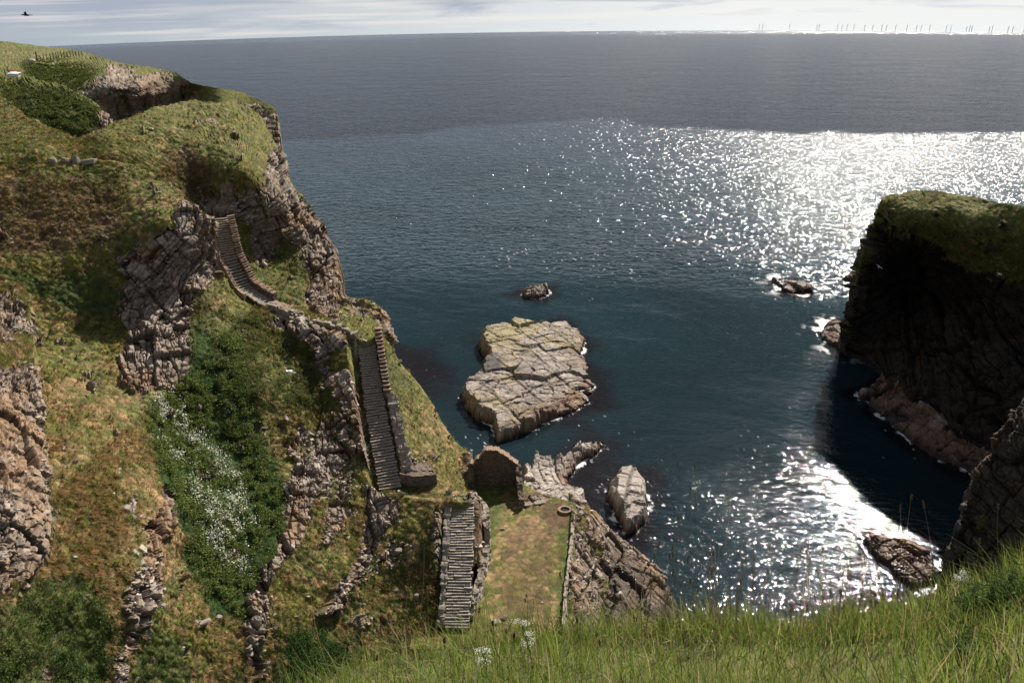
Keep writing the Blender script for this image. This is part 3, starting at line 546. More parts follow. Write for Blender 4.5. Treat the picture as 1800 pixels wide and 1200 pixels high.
o = patch('cliff_right_buttress', [((1860, 640), (1960, 700)), ((1812, 676), (1960, 760)), ((1790, 720), (1960, 820)), ((1768, 750), (1960, 860)), ((1752, 790), (1960, 900)), ((1722, 818), (1960, 940)), ((1706, 850), (1960, 980)), ((1698, 885), (1960, 1010)), ((1680, 930), (1960, 1050)), ((1664, 980), (1960, 1090)), ((1660, 1020), (1960, 1130)), ((1650, 1110), (1960, 1180))],
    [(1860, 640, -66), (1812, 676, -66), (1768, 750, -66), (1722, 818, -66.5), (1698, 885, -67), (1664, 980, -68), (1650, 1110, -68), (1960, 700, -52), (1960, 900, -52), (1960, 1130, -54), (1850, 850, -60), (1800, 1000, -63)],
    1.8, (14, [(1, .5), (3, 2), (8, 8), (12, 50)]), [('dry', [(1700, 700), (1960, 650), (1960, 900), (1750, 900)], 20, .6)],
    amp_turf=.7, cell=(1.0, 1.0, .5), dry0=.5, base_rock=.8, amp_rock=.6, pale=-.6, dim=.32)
tag(o, kind='structure')

o = patch('cliff_top_ground', [((300, 1360), (300, 1500)), ((420, 1290), (420, 1500)), ((520, 1228), (520, 1500)), ((640, 1168), (640, 1500)), ((760, 1144), (760, 1500)), ((900, 1128), (900, 1500)), ((1050, 1118), (1050, 1500)), ((1200, 1106), (1200, 1500)), ((1350, 1101), (1350, 1500)), ((1500, 1088), (1500, 1500)), ((1620, 1068), (1620, 1500)), ((1700, 1042), (1700, 1500)), ((1780, 1016), (1780, 1500)), ((1900, 960), (1900, 1500)), ((2050, 920), (2050, 1500)), ((2350, 860), (2350, 1500))],
    [(300, 1360, -5.2), (420, 1290, -6), (520, 1228, -7), (760, 1144, -8), (1050, 1118, -8.5), (1350, 1101, -8.5), (1620, 1068, -8), (1780, 1016, -7.2), (2050, 920, -6.5), (2350, 860, -5.5), (2350, 1500, -2.2), (300, 1500, -3), (900, 1500, -3), (1500, 1500, -2.8), (2050, 1500, -2.5), (900, 1250, -5.4), (1500, 1250, -5.2), (1900, 1200, -4.4)],
    6, [(.3, .4), (.6, 1.6), (.9, 5), (1.2, 40)], [('lush', [(0, 800), (2600, 800), (2600, 1700), (0, 1700)], 10, .45)], amp_turf=.12, dry0=.3)
tag(o, kind='structure')

# ------------------------------------------------------------------ sea
def rock_outline(poly):
    return np.array([at_z(x, y, z)[:2] for x, y, z in poly])
ISLE = [(838, 588, 2.5), (842, 568, 2.8), (868, 556, 3), (905, 552, 3), (932, 552, 3), (948, 543, 3.2), (975, 541, 3), (1000, 540, 3), (1006, 556, 2.6), (1018, 570, 1.5), (1031, 585, 1.5), (1032, 602, 1.2), (1026, 618, 1), (1036, 640, .5), (1034, 660, .2), (1050, 676, 0), (1046, 692, 0), (1030, 690, .1), (1040, 706, 0), (1000, 728, 0), (960, 744, 0), (930, 757, 0), (900, 770, 0), (872, 776, 0), (862, 762, 0), (860, 748, 0), (838, 740, 0), (820, 722, 0), (808, 700, .3), (814, 672, 1.2), (828, 655, 1.5), (845, 636, 2), (852, 610, 2.2)]
ISLET = [(915, 512, .4), (922, 500, 1), (945, 495, 1.2), (965, 500, .8), (968, 512, .2), (950, 524, 0), (925, 522, 0)]
SPUR = [(912, 842, 4.5), (918, 812, 4.5), (940, 795, 3.5), (965, 790, 3.2), (985, 785, 3), (1010, 778, 2), (1030, 770, 1.6), (1055, 762, 1), (1066, 770, .5), (1064, 782, 0), (1040, 805, 0), (1010, 828, 0), (1005, 850, .5), (1030, 862, 2), (1036, 885, 4), (1010, 900, 8), (960, 892, 9), (915, 880, 9)]
BOULDER = [(1062, 850, .3), (1070, 828, 2.5), (1082, 806, 3.5), (1100, 800, 3.5), (1125, 808, 2.5), (1132, 830, 1.5), (1138, 860, .3), (1143, 890, 0), (1140, 915, 0), (1115, 938, 0), (1090, 935, 0), (1072, 905, 0), (1064, 880, 0)]
LOWR = [(1500, 945, .3), (1520, 930, .8), (1545, 926, 1.2), (1590, 930, 1.2), (1630, 950, .8), (1652, 980, .3), (1655, 1010, 0), (1640, 1040, 0), (1600, 1040, 0), (1560, 1010, 0), (1530, 975, 0)]
FARR = [(1356, 486, .2), (1370, 480, .6), (1400, 488, .6), (1428, 500, .3), (1430, 512, 0), (1400, 514, 0), (1372, 508, 0)]
TIPR = [(1482, 478, 1), (1496, 464, 2), (1540, 460, 2), (1545, 500, .2), (1510, 498, 0), (1490, 490, 0)]
LEDGE = [(1436, 585, 0), (1448, 560, .6), (1470, 552, 1), (1500, 560, 1.5), (1500, 620, .3), (1478, 612, 0), (1452, 602, 0)]
BASE = [(1518, 690, .2), (1550, 640, 2), (1600, 640, 3.5), (1690, 680, 4), (1770, 740, 4.5), (1850, 790, 4), (1830, 880, 0), (1760, 856, 0), (1700, 832, 0), (1650, 806, 0), (1590, 770, 0), (1535, 728, 0)]
KNOB = [(1500, 690, 0), (1508, 680, .6), (1522, 678, 1), (1532, 688, .6), (1524, 700, 0), (1506, 700, 0)]
SHALLOW = [(700, 612, 0), (740, 618, 0), (768, 640, 0), (750, 680, 0), (722, 672, 0), (700, 650, 0)]
ROCKS = [ISLE, ISLET, SPUR, BOULDER, LOWR, FARR, TIPR, LEDGE, BASE, KNOB]

def sea():
    az = np.radians(np.linspace(-38, 38, 760)); r = 42 * (1.00315 ** np.arange(0, 620))
    A, Q = np.meshgrid(az, r); X = Q * np.sin(A); Y = Q * np.cos(A); P = np.stack([X, Y, 0 * X], -1)
    fade = 1 / (1 + (Q / 260) ** 2)
    # low swell and chop, moving in from the right
    wq = P @ rotm(0, 0, -28); wq = wq * [0.55, 1.0, 1]
    hgt = .20 * fbm(wq, .12, 3, seed=400) + .07 * fbm(wq, .45, 3, rough=.6, seed=410)
    P[..., 2] = hgt * fade - Q ** 2 / (2 * EARTH_R)
    kelp = np.zeros(X.shape); foam = np.zeros(X.shape)
    near = (Q > 60) & (Q < 240)
    nzz = fbm(P, .22, 4, seed=420); nf = fbm(P, 1.3, 4, rough=.65, seed=430); nb = fbm(P, .5, 3, seed=440)
    for poly, kw, fw in ((ISLE, 4.5, .35), (ISLET, 3, .6), (SPUR, 5.5, .5), (BOULDER, 3.5, .6), (LOWR, 4, .5), (FARR, 3, 5.0), (TIPR, 2.5, 4.5), (LEDGE, 2.5, 4.5), (BASE, 1.5, .3), (KNOB, 1, .3), (SHALLOW, 5, 0)):
        W = rock_outline(poly); d = -sdf(X, Y, W)
        right = sstep(X - W[:, 0].mean(), -2, 6) if poly is ISLE else 1.0
        kelp = np.maximum(kelp, (1 - sstep(d + nzz * 4, -kw * .1, kw * 1.15)) * (.35 + .65 * right))
        if fw: foam = np.maximum(foam, (1 - sstep(d + nf * (1.1 + .5 * fw) + .5, 0.0, fw)) * sstep(nb + .1 - .05 * fw, -.15, .25) * (1 if fw < 1 else np.clip(.75 + nf, 0, 1)))
    c1 = sstep(fbm(P, 2.2, 3, seed=450), .5, .62) * sstep(fbm(P, .05, 2, seed=455), .0, .5)
    foam = np.clip(np.maximum(foam * near, c1 * .6 * (Q < 330)), 0, 1)
    nr, nc = X.shape
    # the far sheet, coarser, out past the horizon, and the part to the sides and behind
    m, nt, b, out = mat_new('sea_water'); L = nt.links.new
    geo = N(nt, 'ShaderNodeNewGeometry')
    ak = N(nt, 'ShaderNodeAttribute', attribute_name='kelp'); af = N(nt, 'ShaderNodeAttribute', attribute_name='foam')
    ln = N(nt, 'ShaderNodeVectorMath', operation='LENGTH'); L(geo.outputs['Position'], ln.inputs[0])
    # body colour of the water: green shallows, bluer offshore
    dd = N(nt, 'ShaderNodeMapRange', inp={1: 90.0, 2: 420.0, 3: 0.0, 4: 1.0}); L(ln.outputs['Value'], dd.inputs[0])
    dc = ramp(nt, [(0, (0.007, 0.0175, 0.022)), (.5, (0.013, 0.031, 0.038)), (1, (0.024, 0.038, 0.060))]); L(dd.outputs[0], dc.inputs[0])
    n0 = N(nt, 'ShaderNodeTexNoise', inp={'Scale': 0.02, 'Detail': 4.0}); L(geo.outputs['Position'], n0.inputs[0])
    mr = N(nt, 'ShaderNodeMapRange', inp={1: .3, 2: .7, 3: .75, 4: 1.3}); L(n0.outputs[0], mr.inputs[0])
    mm = N(nt, 'ShaderNodeMixRGB', blend_type='MULTIPLY', inp={0: 1}); L(dc.outputs[0], mm.inputs[1]); L(mr.outputs[0], mm.inputs[2])
    kx = N(nt, 'ShaderNodeMixRGB', inp={2: (0.009, 0.008, 0.009, 1)}); L(ak.outputs['Fac'], kx.inputs[0]); L(mm.outputs[0], kx.inputs[1])
    fx = N(nt, 'ShaderNodeMixRGB', inp={2: (0.75, 0.75, 0.76, 1)}); L(af.outputs['Fac'], fx.inputs[0]); L(kx.outputs[0], fx.inputs[1])
    L(fx.outputs[0], b.inputs['Base Color'])
    b.inputs['IOR'].default_value = 1.33; b.inputs['Specular IOR Level'].default_value = .5
    ro = N(nt, 'ShaderNodeMapRange', inp={1: 140.0, 2: 320.0, 3: 0.03, 4: 0.13}); L(ln.outputs['Value'], ro.inputs[0])
    rx = N(nt, 'ShaderNodeMixRGB', inp={2: (.7, .7, .7, 1)}); L(af.outputs['Fac'], rx.inputs[0]); L(ro.outputs[0], rx.inputs[1]); L(rx.outputs[0], b.inputs['Roughness'])
    # ripples: three sizes of wave, steeper than the light swell of the mesh
    def wave(scale, stretch, rot, det):
        mp = N(nt, 'ShaderNodeMapping', inp={'Rotation': (0, 0, R(rot)), 'Scale': (stretch, 1, 1)}); L(geo.outputs['Position'], mp.inputs[0])
        n = N(nt, 'ShaderNodeTexNoise', inp={'Scale': scale, 'Detail': det, 'Roughness': .62, 'Distortion': .3}); L(mp.outputs[0], n.inputs[0]); return n
    w1, w2, w3 = wave(.45, .5, 30, 2), wave(1.5, .5, 24, 0), wave(5.0, .55, 36, 1)
    rr = N(nt, 'ShaderNodeMath', operation='MULTIPLY', inp={1: 1 / 400.0}); L(ln.outputs['Value'], rr.inputs[0])
    shel = ramp(nt, [(0.0, .29), (.215, .29), (.26, CALM), (.40, CALM * 1.3), (.50, .82), (.75, 1.05)]); L(rr.outputs[0], shel.inputs[0]); shel3 = ramp(nt, [(0, .75), (.215, .75), (.26, .26), (.42, .34), (.75, 0.0)]); L(rr.outputs[0], shel3.inputs[0])
    w0 = wave(.06, .6, 20, 3); m0 = N(nt, 'ShaderNodeMapRange', inp={1: 250.0, 2: 900.0, 3: .0, 4: 4.0}); L(ln.outputs['Value'], m0.inputs[0]); prev = N(nt, 'ShaderNodeBump', inp={'Strength': 1.0}); L(m0.outputs[0], prev.inputs['Distance']); L(w0.outputs[0], prev.inputs['Height'])
    for wn, dist in ((w1, WAVE[0]), (w2, WAVE[1]), (w3, WAVE[2])):
        dm = N(nt, 'ShaderNodeMath', operation='MULTIPLY', inp={1: dist}); L((shel3 if wn is w3 else shel).outputs[0], dm.inputs[0])
        b3 = N(nt, 'ShaderNodeBump', inp={'Strength': 1.0}); L(dm.outputs[0], b3.inputs['Distance']); L(wn.outputs[0], b3.inputs['Height'])
        if prev: L(prev.outputs[0], b3.inputs['Normal'])
        prev = b3
    L(b3.outputs[0], b.inputs['Normal'])
    # one sheet: near fan + far rings joined by extra rows
    rows = [P]; K = [kelp]; Fm = [foam]
    r2 = r[-1] * (1.02 ** np.arange(1, 160)); A2, Q2 = np.meshgrid(az, r2); F2 = np.stack([Q2 * np.sin(A2), Q2 * np.cos(A2), -Q2 ** 2 / (2 * EARTH_R)], -1)
    F2 = F2[Q2[:, 0] < 4200]; P = np.concatenate([P, F2]); kelp = np.concatenate([kelp, np.zeros(F2.shape[:2])]); foam = np.concatenate([foam, np.zeros(F2.shape[:2])])
    V = P.reshape(-1, 3); Fc = grid_faces(P.shape[0], nc); KF = [kelp.ravel(), foam.ravel()]
    az3 = np.radians(np.linspace(38, 322, 150)); r3 = np.concatenate([[.1], np.geomspace(42, 4200, 60)]); A3, Q3 = np.meshgrid(az3, r3)
    G = np.stack([Q3 * np.sin(A3), Q3 * np.cos(A3), -Q3 ** 2 / (2 * EARTH_R)], -1)
    az4 = np.radians(np.linspace(-38, 38, 20)); A4, Q4 = np.meshgrid(az4, np.array([.1, 20, 42])); G4 = np.stack([Q4 * np.sin(A4), Q4 * np.cos(A4), 0 * Q4], -1)
    for g in (G, G4):
        Fc = np.concatenate([Fc, grid_faces(*g.shape[:2]) + len(V)]); V = np.concatenate([V, g.reshape(-1, 3)]); KF = [np.concatenate([k, np.zeros(g.shape[0] * g.shape[1])]) for k in KF]
    o = mesh_np('sea', V, Fc[:, ::-1] , m, smooth=True, attrs={'kelp': KF[0], 'foam': KF[1]})
    tag(o, kind='structure')
WAVE, CALM = (1.0, 0.41, 0.09), .045
sea()

# ------------------------------------------------------------------ cloud over the open sea (its shade lies on the far water)
def cloud():
    H0 = 420.0; sh = H0 / math.tan(SUN_EL); ox, oy = sh * math.sin(SUN_AZ), sh * math.cos(SUN_AZ)
    x = np.linspace(-1500, 1500, 400); y = np.linspace(290, 1500, 170); X, Y = np.meshgrid(x, y)
    p = np.stack([X, Y, 0 * X], -1)
    edge = np.minimum.reduce([Y - (360 + X * -.06) + 60 * fbm(p, .007, 5, rough=.62, seed=500) - 25 * sstep(X, -200, 100), 1380 + .1 * X - Y + 15 * fbm(p, .006, 3, seed=501), 1450 - np.abs(X)])
    hole = sstep(edge, 0, 90)
    top = 8 + hole * (45 + 40 * fbm(p, .006, 5, seed=510)) * .9 + hole * 20 * fbm(p, .02, 4, seed=512); bot = -2 - hole * (10 + 10 * fbm(p, .01, 4, seed=520))
    inside = edge > 0
    m, nt, b, out = mat_new('cloud_vapour'); b.inputs['Base Color'].default_value = (.82, .83, .86, 1); b.inputs['Roughness'].default_value = 1; b.inputs['Specular IOR Level'].default_value = 0
    V = np.concatenate([np.stack([X + ox, Y + oy, H0 + top], -1).reshape(-1, 3), np.stack([X + ox, Y + oy, H0 + bot], -1).reshape(-1, 3)])
    f = grid_faces(*X.shape); ok = inside.ravel()[f].all(1); f = f[ok]; n = X.size
    # rim faces
    e = {}
    for q in f:
        for a, c in ((q[0], q[1]), (q[1], q[2]), (q[2], q[3]), (q[3], q[0])):
            if (c, a) in e: del e[(c, a)]
            else: e[(a, c)] = 1
    rim = np.array([(a, c, c + n, a + n) for a, c in e])
    o = mesh_np('cloud', V, np.concatenate([f, f[:, ::-1] + n, rim]), m, smooth=True)
    tag(o, 'broad grey flat cloud bank hanging over the open sea', 'cloud', kind='structure')
cloud()

# ------------------------------------------------------------------ rocks standing in the sea
def sea_rock(name, poly, top, label, cell=(1.6, 1.6, .5), rot=STRATA, amp=.6, step=.16, soft=.7, weed=1.2, algae=0.0, seed=0, cat='rock', pale=.1, extra=None, lump=.6, paint=None):
    W = rock_outline(poly); lo = W.min(0) - 2.5; hi = W.max(0) + 2.5
    x = np.arange(lo[0], hi[0], step); y = np.arange(lo[1], hi[1], step); X, Y = np.meshgrid(x, y); P = np.stack([X, Y, 0 * X], -1)
    wx = X + .8 * fbm(P, .35, 3, seed=seed + 600) + .35 * fbm(P, 1.5, 3, seed=seed + 610); wy = Y + .8 * fbm(P, .35, 3, seed=seed + 620) + .35 * fbm(P, 1.5, 3, seed=seed + 630)
    d = sdf(wx, wy, W)
    zt = top(X, Y, d); P[..., 2] = zt
    ro, crack, cid = rock_disp(P * [1, 1, 1] + [seed * 13, 0, 0], 1.0, rot, cell, seed + 5, lump)
    k = sstep(d, -.35, soft)
    z = zt + ro * amp + (extra(X, Y, d) if extra else 0)
    z = -2.2 * (1 - k) + z * k
    P[..., 2] = z
    n2 = fbm(P, 1.2, 4, seed=seed + 641); n1 = fbm(P, .3, 4, seed=seed + 651); n3 = fbm(P, 4.5, 3, seed=seed + 661)
    r = mix(np.ones((*X.shape, 3)) * RGREY * [1.15, 1.25, 1.45], RPALE * [.98, 1.0, 1.03], np.clip((cid - .4) * 1.6 + n2 * .5 + pale, 0, 1))
    r = mix(r, np.array([.27, .21, .10]), np.clip(algae * sstep(n1 + n2 * .5, -.1, .5), 0, 1))
    r = r * (1 - .6 * crack[..., None]) * (1 + .3 * n3[..., None])
    if paint: r = paint(X, Y, r, n1, n2, n3)
    r = mix(r, np.array([.05, .045, .035]), sstep(fbm(P, 2.6, 4, rough=.7, seed=seed + 671) - .25 * sstep(z, .5, 4), .16, .32) * .8)
    tz = z + .5 * n2
    r = mix(r, np.array([.15, .075, .04]), (1 - sstep(tz, weed * .8, weed * 1.6)) * .8)
    r = mix(r, np.array([.03, .018, .015]), 1 - sstep(tz, .1, weed * .8))
    f = grid_faces(*X.shape); keep = (d.ravel()[f] > -1.6).any(1); f = f[keep]
    used, inv = np.unique(f, return_inverse=True)
    V = P.reshape(-1, 3)[used]; c = np.clip(r.reshape(-1, 3)[used], .004, .8)
    wet = sstep(-tz, -weed, 0).ravel()[used]
    o = mesh_np(name, V, inv.reshape(f.shape), M['searock'], col=c, attrs={'wet': wet})
    return tag(o, label, cat)
def mat_searock():
    m = mat_land('sea_rock_surface', nscale=1.5, lo=.75, hi=1.2, bump=.5, bscale=3.0, rough=.8); nt = m.node_tree
    b = [n for n in nt.nodes if n.type == 'BSDF_PRINCIPLED'][0]
    a = N(nt, 'ShaderNodeAttribute', attribute_name='wet'); mr = N(nt, 'ShaderNodeMapRange', inp={1: 0, 2: 1, 3: .85, 4: .22}); nt.links.new(a.outputs['Fac'], mr.inputs[0]); nt.links.new(mr.outputs[0], b.inputs['Roughness'])
    return m
M['searock'] = mat_searock()
def plane(poly, z0, gx, gy, lo=0.3, hi=9):
    W = rock_outline(poly).mean(0)
    return lambda X, Y, d: np.clip(z0 + gx * (X - W[0]) + gy * (Y - W[1]), lo, hi)
def plates(X, Y):
    P = np.stack([X, Y, 0 * X], -1); q = P + .8 * np.stack([fbm(P, .4, 3, seed=901), fbm(P, .4, 3, seed=902), 0 * X], -1); q = q @ rotm(0, 0, 33) / [7.5, 4.2, 9]; q[..., 2] = .5; f1, f2, i = worley(q, 905); g1, g2, j = worley(q * [3, 2.6, 1], 915)
    return (i - .5) * .8 - .42 * (1 - sstep(f2 - f1, 0, .04)) * sstep(fbm(P, .25, 3, seed=921), -.25, .2) + (j - .5) * .20 - .16 * (1 - sstep(g2 - g1, 0, .05)) * (vnoise(P * .3, 3) > -.1) + .25 * np.sin(X * .5 + i * 9) * (i > .6)
def isle_paint(X, Y, r, n1, n2, n3):
    c = at_z(860, 640, 2); k = (1 - sstep(np.hypot((X - c[0]) / 3.2, (Y - c[1]) / 5) + n2 * .6, .5, .9)); r = mix(r, np.array([.06, .055, .055]), k * .85)
    c = at_z(935, 708, 1.5); k = (1 - sstep(np.hypot((X - c[0]) / 5, (Y - c[1]) / 5) + n2 * .5, .4, 1.1)) * sstep(n3 + n2 * .6, .0, .22); r = mix(r, np.array([.055, .05, .03]), k * .85)
    c = at_z(985, 712, .5); k = (1 - sstep(np.hypot((X - c[0] + (Y - c[1]) * -.9) / 3.2, (Y - c[1]) / 9) + n2 * .3, .5, 1.0)); r = mix(r, np.array([.16, .085, .04]), k * np.clip(.6 + n3, 0, 1) * .9)
    c = at_z(900, 568, 3); k = sstep(Y, c[1] - 12, c[1] + 2) * sstep(n1 + n2 * .7, -.15, .4); return mix(r, np.array([.31, .27, .14]), k * .6)
sea_rock('rock_island', ISLE, lambda X, Y, d: np.minimum(plane(ISLE, 1.7, -.09, .01, .4, 3.4)(X, Y, d), .4 + d * (1.9 - 1.6 * sstep(X, 0, 8))) + plates(X, Y), 'big flat cracked rock island in the middle of the bay', weed=.55, cell=(2.6, 2.2, .7), rot=rotm(8, -7, 28), amp=.3, paint=isle_paint, step=.17, soft=.6, algae=.75, seed=1, cat='rock island', pale=.1, lump=.45)
sea_rock('sea_rock', ISLET, lambda X, Y, d: .5 + d * .4, 'small round rock with foam just beyond the big island', cell=(1.2, 1.2, .5), seed=2, algae=.5, weed=.5)
def spur_top(X, Y, d):
    zs = tps([(x / 1, y / 1, max(z, .3) + 2) for (x, y), (_, _, z) in zip(rock_outline(SPUR) * 8, SPUR)]); return np.clip(zs(X * 8, Y * 8) - 2, .2, 9.5)
slab = lambda ang, w, h: (lambda X, Y, d: (lambda s: h * ((s - np.floor(s)) - .4))((X * math.cos(R(ang)) + Y * math.sin(R(ang))) / w))
sea_rock('shore_rock', SPUR, spur_top, 'tilted slabs of rock beside the ruined wall running into the water', cell=(1.6, 5.0, .6), rot=rotm(5, 30, 15), seed=3, amp=.5, step=.13, extra=slab(12, 1.7, .7), pale=.5, weed=.8, lump=.4)
sea_rock('sea_rock', BOULDER, lambda X, Y, d: np.minimum(plane(BOULDER, 2.4, -.10, .08, .4, 3.4)(X, Y, d), .2 + d * 2.0), 'rounded pale boulder rock with foam at the foot of the promontory', cell=(2.6, 2.6, 1.3), rot=rotm(10, 20, -15), seed=4, step=.13, pale=.5, amp=.5, weed=.7, lump=.4)
sea_rock('sea_rock', LOWR, lambda X, Y, d: .3 + np.minimum(d * .25, 1.0), 'low dark wet rock in bright sun glitter by the dark buttress', cell=(1.3, 1.3, .4), seed=5, weed=2.6, amp=.5, step=.13)
sea_rock('sea_rock', FARR, lambda X, Y, d: .1 + np.minimum(d * .25, .7), 'low foaming reef left of the headland tip', cell=(1.5, 1.5, .5), seed=6, weed=.6, amp=.6)
sea_rock('sea_rock', TIPR, lambda X, Y, d: .3 + d * .4, 'jagged rock just showing past the headland tip', cell=(1.5, 1.5, .6), seed=7, weed=.8)
sea_rock('sea_rock', LEDGE, lambda X, Y, d: .2 + d * .35, 'broken ledge washed by white foam at the headland corner', cell=(1.4, 1.4, .5), seed=8, weed=.7)
sea_rock('shore_rock', BASE, lambda X, Y, d: np.minimum(.3 + d * .33, 2.6), 'long reddish rock shelf along the foot of the dark headland', cell=(2.0, 1.6, .7), rot=rotm(10, 25, 35), seed=9, weed=1.8, pale=-.1, amp=1.0, lump=1.1)
sea_rock('sea_rock', KNOB, lambda X, Y, d: .3 + d * .7, 'lone round knob of rock off the shelf below the headland', cell=(1, 1, .6), seed=10, weed=.5, step=.12)

# ------------------------------------------------------------------ stairs
def poly_at(pl, s):
    seg = [np.linalg.norm(b[:2] - a[:2]) for a, b in zip(pl[:-1], pl[1:])]; tot = sum(seg); q = s * tot
    for (a, b), l in zip(zip(pl[:-1], pl[1:]), seg):
        if q <= l or b is pl[-1]:
            h = min(q / l, 1.0); d = (b - a)[:2] / l; return a + (b - a) * h, d
        q -= l
def poly_s(pl, s, n=9):
    """smoothed position and direction"""
    ps = [poly_at(pl, min(max(s + .06 * k / n, 0), 1))[0] for k in range(-n, n + 1)]; c = np.mean(ps, 0)
    d = (ps[-1] - ps[0])[:2]; return (c if 0.06 < s < 0.94 else poly_at(pl, s)[0]), d / np.linalg.norm(d)
def stairs(pl, n, wid, label, thick=.16):
    root = empty('stone_staircase', tuple(pl[0])); tag(root, label, 'staircase', 'flights of stone steps down the cliff')
    run = sum(np.linalg.norm(b[:2] - a[:2]) for a, b in zip(pl[:-1], pl[1:])); tread = run / n
    for i in range(n):
        s = (i + .5) / n; c, d = poly_s(pl, s); w = (wid(s) if callable(wid) else wid) * random.uniform(.9, 1.08)
        mb = MB(); Rm = np.array(Matrix.Rotation(math.atan2(d[1], d[0]) + random.uniform(-.05, .05), 3, 'Z')); m = random.choice((2, 2, 3, 3, 4)); cuts = sorted([0, 1] + [random.uniform(.2, .8) for _ in range(m - 1)])
        for a, b in zip(cuts[:-1], cuts[1:]):
            if b - a < .05: continue
            mb.box(Rm @ np.array([random.uniform(-.025, .025), ((a + b) / 2 - .5) * w, random.uniform(-.02, .02) - .04]), (tread * 1.14, (b - a) * w - .03, .085), Rm @ rotm(random.uniform(-2, 2), random.uniform(-3, 3), 0), jit=.06)
        o = mb.build('step', M['step'], root, loc=tuple(c - pl[0]))
        mb = MB().box(Rm @ np.array([-.16 * tread, 0, -.30]), (tread * .95, w * .96, .42), Rm, jit=.03); mb.build('riser', M['wall'], o)  # risers in darker wall stone: shade under each tread is partly colour
    return root
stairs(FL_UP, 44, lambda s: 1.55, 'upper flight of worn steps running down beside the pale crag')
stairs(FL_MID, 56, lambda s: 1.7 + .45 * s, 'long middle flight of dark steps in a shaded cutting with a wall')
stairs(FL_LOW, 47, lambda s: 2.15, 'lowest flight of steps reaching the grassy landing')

# ------------------------------------------------------------------ dry-stone walls
def off_pl(pl, side, n=60, s0=0.0, s1=1.0):
    out = []
    for k in range(n + 1):
        s = s0 + (s1 - s0) * k / n; c, d = poly_s(pl, s); out.append(c + np.array([-d[1], d[0], 0]) * (side(s) if callable(side) else side))
    return np.array(out)
def dry_wall(name, line, height, thick, depth, label, mat, coping=0, copmat=None, cat='wall', seed=0, step=.11, coursez=.2, jag=.06):
    """rough stone wall along a 3-D line (the line is the foot); height can vary along it"""
    r = np.random.default_rng(seed); seg = np.linalg.norm(np.diff(line, axis=0), axis=1); cum = np.concatenate([[0], np.cumsum(seg)]); n = max(int(cum[-1] / step), 8); s = np.linspace(0, cum[-1], n)
    C = np.stack([np.interp(s, cum, line[:, k]) for k in range(3)], -1); T = np.gradient(C, axis=0); T[:, 2] = 0; T /= np.linalg.norm(T, axis=1)[:, None]; Nn = np.stack([-T[:, 1], T[:, 0], 0 * s], -1)
    hh = np.array([height(q / cum[-1]) if callable(height) else height for q in s]); m = max(int((hh.max() + depth) / step), 5)
    sec = [(-.5, k / m) for k in range(m + 1)] + [(x, 1.0) for x in np.linspace(-.5, .5, max(int(thick / step), 2) + 1)[1:-1]] + [(.5, 1 - k / m) for k in range(m + 1)]
    V = []
    for x, v in sec: V.append(C + Nn * (x * thick) + np.array([0, 0, 1]) * ((hh + depth) * v - depth)[:, None])
    V = np.array(V); ps = np.stack([np.broadcast_to(s, V.shape[:2]), V[..., 2] * 0 + np.array([x for x, _ in sec])[:, None] * thick, V[..., 2]], -1)
    i1, e1, l1 = blocks(ps + seed * 3.7, np.array([.55, .5, coursez]), 7 + seed); outn = np.stack([np.sign(x) * Nn * .8 + np.array([0, 0, .5 if v > .95 else 0]) for x, v in sec])
    offv = (i1 - .5) * jag * 2.4 - (1 - sstep(e1, 0, .05)) * jag * 1.6 + .05 * fbm(ps, 1.3, 3, seed=seed)
    V = V + outn * offv[..., None]; V[..., 2] += np.where(np.array([v for _, v in sec])[:, None] > .95, (i1 - .5) * jag * 2, 0)
    root = tag(mesh_np(name, (V - C[0]).reshape(-1, 3), np.concatenate([grid_faces(len(sec), n)]), mat), label, cat); root.location = C[0]
    # closed ends
    for q in (0, -1):
        e = V[:, q] - C[0]; k = len(e); mb = MB(); mb.add(e, [tuple(range(k)) if q == 0 else tuple(reversed(range(k)))]); mb.build('wall_end', mat, root)
    if coping:
        for k in range(coping):
            j = int((k + .5) / coping * n); j = min(j, n - 1); a = math.atan2(T[j, 1], T[j, 0]); Rm = np.array(Matrix.Rotation(a + r.normal(0, .06), 3, 'Z')) @ rotm(r.normal(0, 3), r.normal(0, 3), 0); L_ = cum[-1] / coping
            mb = MB(); mb.box((0, 0, 0), (L_ * .86, thick * r.uniform(.95, 1.2), .17), Rm, jit=.12); mb.build('coping_stone', copmat or M['coping'], root, loc=tuple(C[j] - C[0] + [0, 0, hh[j] + .10]))
    return root
dry_wall('stair_wall', off_pl(FL_UP, 1.1, s0=.06, s1=1.0), .6, .65, .8, 'parapet wall curving down the right side of the upper steps', M['wall'], coping=38, seed=1)
dry_wall('stair_wall', off_pl(PATH, .1, s0=.02, s1=.22) , .10, 1.7, .5, 'flat paved wall top where the upper steps turn onto the path', M['coping'], coping=0, seed=11, jag=.05)
dry_wall('path_wall', off_pl(PATH, -.75, s0=.05, s1=.95), lambda s: .35 + .15 * math.sin(9 * s), .55, .6, 'low tumbled wall along the grassy path between the upper and middle steps', M['pale_stone'], seed=2, jag=.12)
dry_wall('stair_wall', off_pl(FL_MID, lambda s: 1.25 + .2 * s, s0=-.0, s1=.46), .75, .62, .9, 'stepped orange stone wall on the right of the middle steps', M['wall'], coping=17, seed=3)
dry_wall('stair_wall', off_pl(FL_MID, lambda s: 1.6 + .25 * s, s0=.46, s1=.93), .5, .95, 1.0, 'broken lower continuation of the wall beside the middle steps', M['pale_stone'], seed=4, jag=.13)
dry_wall('stair_wall', off_pl(FL_UP, -1.0, s0=.12, s1=.75), .3, .4, .8, 'narrow kerb wall on the crag side of the upper steps', M['coping'], seed=5)
